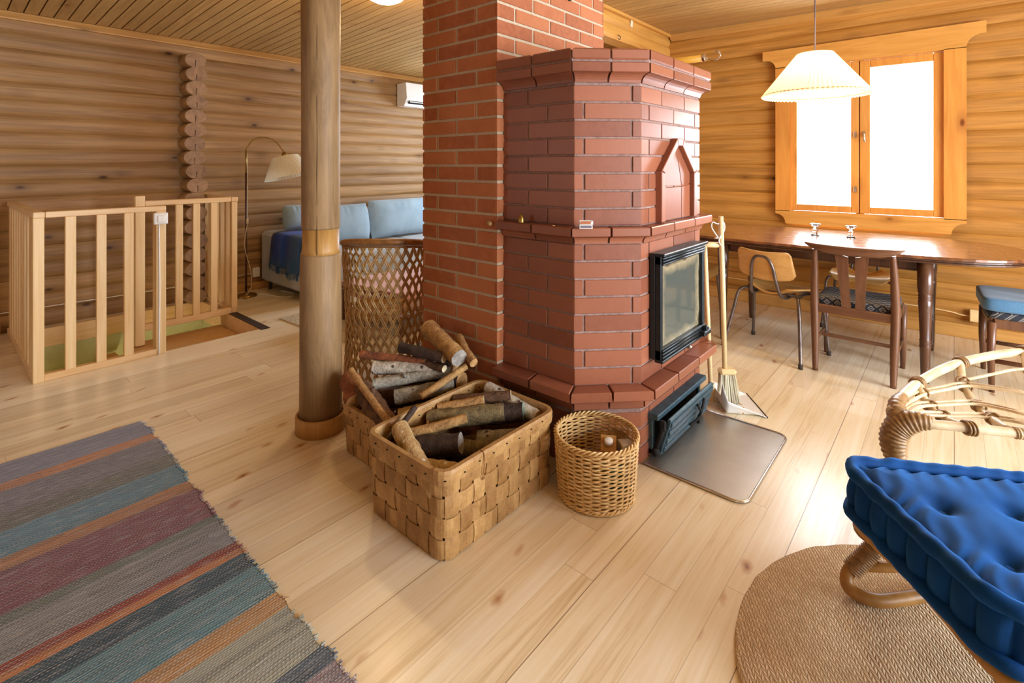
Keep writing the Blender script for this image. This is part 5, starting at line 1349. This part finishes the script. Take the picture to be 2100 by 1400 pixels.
for k in range(3):
    n = 240; m.tube([((RT + .007 * math.cos(i / n * 2 * PI * 16 + k * 2.09)) * math.cos(i / n * 2 * PI), (RT + .007 * math.cos(i / n * 2 * PI * 16 + k * 2.09)) * math.sin(i / n * 2 * PI), WH - .004 + .007 * math.sin(i / n * 2 * PI * 16 + k * 2.09)) for i in range(n)], .0048, 6, closed=True)
m.build('braided_rim', WILLOW, wb)
m = MB()
for k in range(3):
    n = 240
    m.tube([((RB + .004 + .005 * math.cos(i / n * 2 * PI * 16 + k * 2.09)) * math.cos(i / n * 2 * PI), (RB + .004 + .005 * math.cos(i / n * 2 * PI * 16 + k * 2.09)) * math.sin(i / n * 2 * PI), .011 + .005 * math.sin(i / n * 2 * PI * 16 + k * 2.09)) for i in range(n)], .0042, 6, closed=True)
m.build('braided_foot', WILLOW, wb)
m = MB(); m.lathe([(.001, .008), (RB, .008), (RB, .012), (.001, .012)], 32); m.build('bottom', WILLOW, wb)
ct = thing('drink_carton', 'brown drink carton with a white screw cap tilted in the wicker basket', 'carton', (-1.165, 2.005, .115), R(30))
M = Matrix.Rotation(R(14), 4, 'X')
m = MB(M); m.span(-.034, .034, -.034, .034, -.07, .10, 0, .5, .003); m.add([(-.034, -.034, .10), (.034, -.034, .10), (.034, .034, .125), (-.034, .034, .125), (-.034, .034, .10), (.034, .034, .10)], [(0, 1, 2, 3), (0, 3, 4), (1, 5, 2), (3, 2, 5, 4)]); m.build('carton_body', CARD, ct)
m = MB(M); m.lathe([(.019, 0), (.019, .017), (.016, .02), (.001, .02)], 24, (0, 0, .112)); m.build('screw_cap', WHITE, ct)
m = MB(M); m.span(.0345, .0352, -.025, .025, -.02, .07, 0, .5); m.span(-.025, .025, -.0352, -.0345, .01, .06, 0, .5); m.build('printed_patch', plain('carton_print', hx('#8e8a4a'), .6), ct)
c2 = thing('carton', 'green and brown opened carton behind the screw cap one in the wicker basket', 'carton', (-1.115, 1.975, .085), R(62))
m = MB(Matrix.Rotation(R(-12), 4, 'Y')); m.span(-.03, .03, -.038, .038, -.06, .085, 0, .5, .002); m.build('carton_body', plain('green_carton', hx('#2f6a48'), .5), c2)
m = MB(Matrix.Rotation(R(-12), 4, 'Y')); m.span(-.031, .031, -.039, .039, .08, .10, 0, .5, .002); m.build('top_flap', CARD, c2)
c3 = tag(MB(Matrix.Rotation(R(10), 4, 'Y')).span(-.04, .04, -.03, .03, -.085, .11, 0, .5, .002).build('cardboard_box', wood('brown_board', hx('#8d6a3c'), hx('#775529'), 'z', 3, 8, .7, 0, .1, bump=0), loc=(-1.175, 2.085, .112), rot=(0, 0, R(20))), 'plain brown cardboard box at the back of the wicker basket', 'box')
c4 = tag(MB(Matrix.Rotation(R(-8), 4, 'X')).span(-.025, .03, -.04, .04, -.06, .105, 0, .5, .002).build('paper_packet', plain('grey_packet', hx('#c9c2b8'), .6), loc=(-1.095, 2.035, .115), rot=(0, 0, R(45))), 'grey-white paper packet at the right side inside the wicker basket', 'packet')

# ------------------------------------------------------------------ rugs
m = MB(); rng = random.Random(12)
NX, NY = 240, 50
def rugp(u, v):
    x = -3.475 + 3.1 * u; y0 = -1.2; e = .012 * noise.noise((x * 14, 5, 0)) + .010 * noise.noise((x * 60, 9, 0)); y1 = .800 + e + .02 * math.sin(x * 1.4 + 1)
    if u < .03: y1 -= .02 * (1 - u / .03)
    y = y0 + (y1 - y0) * v
    return (x + .02 * math.sin(y * 1.7) * (1 - u), y, .012 + .003 * noise.noise((x * 5, y * 3, 0)))
m.grid(rugp, NX, NY, 0, .5)
m.grid(lambda u, v: (rugp(u, 1)[0], rugp(u, 1)[1] + .001, .001 + .011 * (1 - v)), NX, 2, 0, .5); m.grid(lambda u, v: (rugp(0, u)[0] - .001, rugp(0, u)[1], .001 + .011 * v), NY, 2, 0, .5)
rg = thing('rag_rug', 'striped blue, grey, mauve and orange woven rag rug on the pine floor', 'rug', (0, 0, 0)); m.build('weave', RAG, rg)
m = MB()
for i in range(420):
    u = rng.uniform(.0, .99); p = Vector(rugp(u, 1)); a = rng.uniform(-.6, .6); L = rng.uniform(.006, .02)
    m.tube([p + Vector((0, -.006, -.004)), p + Vector((a * L, L, -.006 + rng.uniform(-.002, .004)))], .0028, 4)
o = m.build('frayed_edge', RAG, rg); o['kind'] = 'stuff'
m = MB(); n = 160; rows_ = []
for (k, z) in ((.998, .001), (1.0, .012), (.985, .018), (.6, .018), (.3, .018)):
    rows_.append([((.646 + .006 * noise.noise((math.cos(i / n * 2 * PI) * 9, math.sin(i / n * 2 * PI) * 9, 0))) * k * math.cos(i / n * 2 * PI), (.646 + .006 * noise.noise((math.cos(i / n * 2 * PI) * 9, math.sin(i / n * 2 * PI) * 9, 0))) * k * math.sin(i / n * 2 * PI), z) for i in range(n)])
P = [p for r_ in rows_ for p in r_]; F = [(j * n + i, j * n + (i + 1) % n, (j + 1) * n + (i + 1) % n, (j + 1) * n + i) for j in range(len(rows_) - 1) for i in range(n)] + [tuple(range(4 * n, 5 * n))]
m.add(P, F, 0, .5, True)
tag(m.build('jute_rug', JUTE, loc=(.116, 1.805, 0)), 'round braided jute rug under the rattan lounge chair', 'rug')

# ------------------------------------------------------------------ rattan lounge chair and its blue mattress cushion
Pc = Vector((-.283, 1.955, 0)); ua = Vector((.644, -.765, 0)); va = Vector((.765, .644, 0))
CB = .345       # underside of the cushion at its far-left corner
rc = thing('rattan_lounge_chair', 'pale rattan lounge chair with an open lattice end and bound corners', 'lounge chair', (0, 0, 0))
def sp_(u, v, z): q = Pc + ua * u + va * v; return Vector((q.x, q.y, z - .092 * v))
m = MB()
m.tube(rail([sp_(.03, .04, CB - .02), sp_(.30, .035, CB - .02), sp_(.58, .04, CB - .02), sp_(.61, .3, CB - .02), sp_(.58, .66, CB - .02), sp_(.3, .69, CB - .02), sp_(.03, .66, CB - .02), sp_(.0, .3, CB - .02)], 6, closed=True), .017, 12, closed=True)
m.build('seat_frame', CANEO, rc)
m = MB()
for k in range(9): v_ = .08 + k * .068; m.tube([sp_(.02, v_, CB - .018), sp_(.3, v_, CB - .03), sp_(.59, v_, CB - .018)], .008, 8)
m.build('seat_slats', CANEO, rc)
# floor loop with bound junction on the left, repeated on the right
def base_loop(off):
    o_ = Vector(off)
    m = MB(); L1 = [(-.190, 2.06, .315), (-.232, 2.079, .27), (-.239, 2.074, .22), (-.199, 2.092, .18), (-.232, 2.079, .13), (-.271, 2.036, .075), (-.258, 2.012, .044), (-.193, 2.021, .040), (-.127, 2.087, .040), (-.068, 2.158, .040), (.08, 2.32, .04), (.20, 2.44, .05)]
    m.tube(rail([Vector(p) + o_ for p in L1], 6), .020, 12); m.build('leg_loop', CANEO, rc)
    m = MB(); m.tube(rail([Vector(p) + o_ for p in [(-.240, 2.070, .100), (-.19, 2.085, .112), (-.13, 2.124, .120), (-.02, 2.22, .125), (.14, 2.38, .13)]], 6), .016, 12); m.build('cross_brace', CANEO, rc)
    m = MB(); a, b = Vector((-.206, 2.092, .160)) + o_, Vector((-.262, 2.050, .085)) + o_
    N = 60; m.tube([a.lerp(b, i / N) for i in range(N + 1)], [.029 + .0022 * math.cos(i / N * 2 * PI * 13) for i in range(N + 1)], 14); m.build('binding', CANEB, rc)
base_loop((0, 0, 0)); base_loop((.33, -.392, -.0))
# open lattice end: outer rim, lower bar, ribs, strands (farther from the viewer than the cushion)
rim = [(-.184, 2.464, .49), (-.161, 2.637, .5), (-.114, 2.827, .51), (-.044, 3.029, .52), (.032, 3.182, .53), (.147, 3.36, .54), (.255, 3.476, .55), (.378, 3.572, .56), (.5, 3.63, .56), (.68, 3.62, .56)]
bar = [(-.151, 2.465, .485), (-.078, 2.455, .485), (-.009, 2.491, .485), (.059, 2.522, .485), (.125, 2.556, .485), (.19, 2.591, .485), (.295, 2.668, .485), (.42, 2.80, .49), (.58, 3.05, .52), (.70, 3.4, .55)]
m = MB(); m.tube(rail(rim, 8), .019, 12); m.build('outer_rim', CANEL, rc)
m = MB(); m.tube(rail(bar, 8), .0165, 12); m.build('lower_bar', CANEL, rc)
RM, BR = rail(rim, 12), rail(bar, 12)
ribs = [rail([Vector(p) for p in L_], 6) for L_ in (
    [(-.113, 2.811, .508), (-.098, 2.75, .48), (-.073, 2.704, .455), (-.031, 2.637, .45), (.039, 2.522, .482)],
    [(.023, 3.168, .528), (.029, 3.034, .49), (.053, 2.921, .46), (.094, 2.787, .45), (.154, 2.60, .480)],
    [(.255, 3.476, .55), (.26, 3.30, .50), (.29, 3.10, .47), (.32, 2.90, .46), (.36, 2.73, .485)],
    [(.50, 3.63, .56), (.51, 3.40, .51), (.52, 3.20, .49), (.53, 3.05, .49), (.56, 3.01, .515)])]
for q in ribs:
    m = MB(); m.tube(q, .0155, 10); m.build('rib', CANEL, rc)
strands = [[(-.164, 2.55, .49), (-.117, 2.713, .487), (-.085, 2.789, .487), (-.026, 2.875, .49), (.035, 2.972, .49), (.131, 2.98, .5), (.219, 2.977, .505), (.31, 2.99, .49), (.52, 3.15, .50)],
    [(-.137, 2.532, .48), (-.107, 2.642, .475), (-.055, 2.726, .465), (.005, 2.787, .467), (.063, 2.836, .467), (.138, 2.817, .478), (.205, 2.795, .485), (.33, 2.86, .475), (.53, 3.05, .50)],
    [(-.11, 2.533, .475), (-.082, 2.581, .47), (-.009, 2.655, .462), (.049, 2.705, .462), (.106, 2.734, .462), (.161, 2.73, .47), (.2, 2.726, .475), (.35, 2.78, .475)],
    [(.03, 3.01, .495), (.121, 3.119, .51), (.189, 3.209, .52), (.238, 3.24, .53), (.336, 3.316, .535), (.5, 3.45, .53)]]
for i_, L_ in enumerate(strands):
    pts = rail([Vector(p) for p in L_], 6)
    for o_ in ((-.011, .011) if i_ < 3 else (0,)):
        m = MB(); m.tube([p + Vector((o_ * .8, -o_, .004)) for p in pts], .0062, 8); m.build('strand', CANEL, rc)
    for q in ribs[:3]:
        c_, d_ = min(((a_ + b_) / 2, (a_ - b_).length) for a_ in pts for b_ in q) if False else min((((a_ + b_) / 2, (a_ - b_).length) for a_ in pts for b_ in q), key=lambda e_: e_[1])
        if d_ > .06: continue
        m = MB()
        for s_ in (-1, 1): m.tube([c_ + Vector((.024 * math.cos(a), .024 * math.sin(a) * .8 + s_ * .01 * math.cos(a), .016 * math.sin(a * 1) + .002)) for a in [k * PI / 5 for k in range(10)]], .0042, 6, closed=True)
        m.build('knot', CANEB, rc)
def nearest(L_, p): return min(range(2, len(L_) - 2), key=lambda k: (L_[k] - Vector(p)).length)
for L_, i, R_ in [(RM, nearest(RM, ribs[0][0]), .024), (RM, nearest(RM, ribs[1][0]), .024), (RM, nearest(RM, ribs[2][0]), .024), (BR, nearest(BR, ribs[0][-1]), .023)]:
    q = L_[i]; d = (L_[i + 1] - L_[i - 1]).normalized(); a = Vector((0, 0, 1)); b = d.cross(a)
    m = MB()
    for k in (-.011, 0, .011): m.tube([q + d * (k + .006 * math.sin(w_)) + (a * math.cos(w_) + b * math.sin(w_)) * R_ for w_ in [x * PI / 8 for x in range(16)]], .0045, 6, closed=True)
    m.build('binding', CANEB, rc)
m = MB(); N = 90; seg = [BR[i].lerp(BR[i + 1], t / 5) for i in range(nearest(BR, ribs[1][-1]), nearest(BR, ribs[1][-1]) + 34) for t in range(3)]; m.tube(seg, [.019 + .0025 * math.cos(i * PI / 2.5) for i in range(len(seg))], 12); m.build('binding', CANEL, rc)
# bound knee that carries the lattice end down to the base
kn = rail([(-.060, 2.468, .487), (-.105, 2.462, .482), (-.150, 2.455, .455), (-.172, 2.445, .42), (-.176, 2.438, .37), (-.165, 2.436, .31), (-.157, 2.438, .22)], 14); N = len(kn)
m = MB(); m.tube(kn, [(.020 + .026 * math.sin(PI * min(1, (i / N) * 1.05)) ** .8) * (1 + .06 * math.cos(i * 1.57)) for i in range(N)], 18); m.build('knee_binding', CANEB, rc)
kn2 = rail([(-.160, 2.62, .502), (-.172, 2.53, .500), (-.165, 2.47, .475), (-.174, 2.445, .41)], 12); N = len(kn2)
m = MB(); m.tube(kn2, [(.020 + .022 * (i / N)) * (1 + .06 * math.cos(i * 1.57)) for i in range(N)][0:N], 18)
m.build('knee_binding', CANEB, rc)
m = MB(); m.tube(rail([(-.160, 2.437, .26), (-.13, 2.43, .13), (-.06, 2.42, .045), (.05, 2.48, .030), (.2, 2.60, .030)], 6), .018, 12); m.tube(rail([(-.160, 2.437, .27), (-.15, 2.28, .30), (-.20, 2.06, .315)], 5), .015, 10); m.build('rear_leg', CANEO, rc)
m = MB()
for k in range(4): m.tube([sp_(.60, .10 + .03 * k, CB - .02), sp_(.63, .13 + .03 * k, CB - .16), sp_(.60, .2 + .03 * k, .04)], .011, 8)
m.build('front_canes', CANEO, rc)
# cushion
cu = thing('mattress_cushion', 'thick tufted royal blue velvet mattress cushion on the rattan chair', 'cushion', (Pc.x, Pc.y, CB), math.atan2(ua.y, ua.x))
tl = Matrix.Rotation(R(-5.2), 4, 'X')      # local x along ua, y along va
LU, LV, TH = .565, .70, .150
m = MB(tl); tuft = [(.155, .17), (.155, .40), (.155, .60), (.31, .17 + .06), (.31, .46), (.45, .17), (.45, .40), (.45, .60)]
tuft = [(a_, b_) for a_ in (.21, .41) for b_ in (.150, .35, .55)]
def ctop(u, v):
    x, y = .012 + (LU - .024) * u, .012 + (LV - .024) * v; e = min(u, 1 - u, v, 1 - v)
    z = TH - .018 + .030 * (1 - math.exp(-e * 14))
    for (a, b) in tuft:
        d = math.hypot(x - a, y - b); z -= .030 * math.exp(-(d / .028) ** 1.5) + .008 * math.exp(-(d / .09) ** 2)
    z += .004 * noise.noise((x * 4, y * 11, 0)) + .002 * noise.noise((x * 9, y * 4, 3))
    z += .006 * math.exp(-e * 9) * math.sin((x + y) * 95 + 2 * math.sin(x * 30))
    return (x, y, z)
m.grid(ctop, 110, 110, 0, .5); m.build('top_panel', VELVET, cu)
def cper(s, off):      # rounded rectangle around the cushion
    f, L = CPF; p = f(s * L, off, 0, 1); return p
CPF = perim(0, LU, 0, LV, .075)
def wrap(zf, of, nn, nv, name, mi=VELVET):
    m = MB(tl)
    def fn(u, v):
        o_ = of(u, v); p = CPF[0](u * CPF[1], o_, 0, 1); return (p[0], p[1], zf(u, v))
    m.grid(fn, nn, nv, 0, .5, cu=True); m.build(name, mi, cu)
NL = 34
lob = lambda u, v: .020 * (abs(math.sin(u * PI * NL)) ** .55) * math.sin(PI * v) ** .5 + .004 * noise.noise((u * 60, v * 2, 0)) - .006
wrap(lambda u, v: .010 + (TH - .030) * v, lob, NL * 14, 17, 'side_panel')
def roll(zc, r_, name, ph):
    m = MB(tl)
    def fn(u, v):
        a = v * 2 * PI; rr = r_ * (1 + .07 * math.sin(u * 2 * PI * NL * 1.0 + ph + .8 * math.cos(a)) + .22 * noise.noise((u * 40, ph, math.cos(a))))
        p = CPF[0](u * CPF[1], .004 + rr * math.cos(a), 0, 1); return (p[0], p[1], zc + rr * math.sin(a))
    m.grid(fn, NL * 12, 12, 0, .5, cu=True, cv=True); m.build(name, VELVET, cu)
roll(TH - .012, .021, 'rolled_edge', 0); roll(.016, .017, 'rolled_edge', 1.3)
m = MB(tl); m.grid(lambda u, v: (.01 + (LU - .02) * u, .01 + (LV - .02) * v, .004), 8, 8, 0, .5); m.build('underside', VELVET, cu)
for (a, b) in tuft:
    m = MB(tl); z = ctop((a - .012) / (LU - .024), (b - .012) / (LV - .024))[2]; m.ball((a, b, z + .004), .015, 8, sc_=(1, 1, .4)); m.build('tuft_button', VELVET, cu)
#@@REST
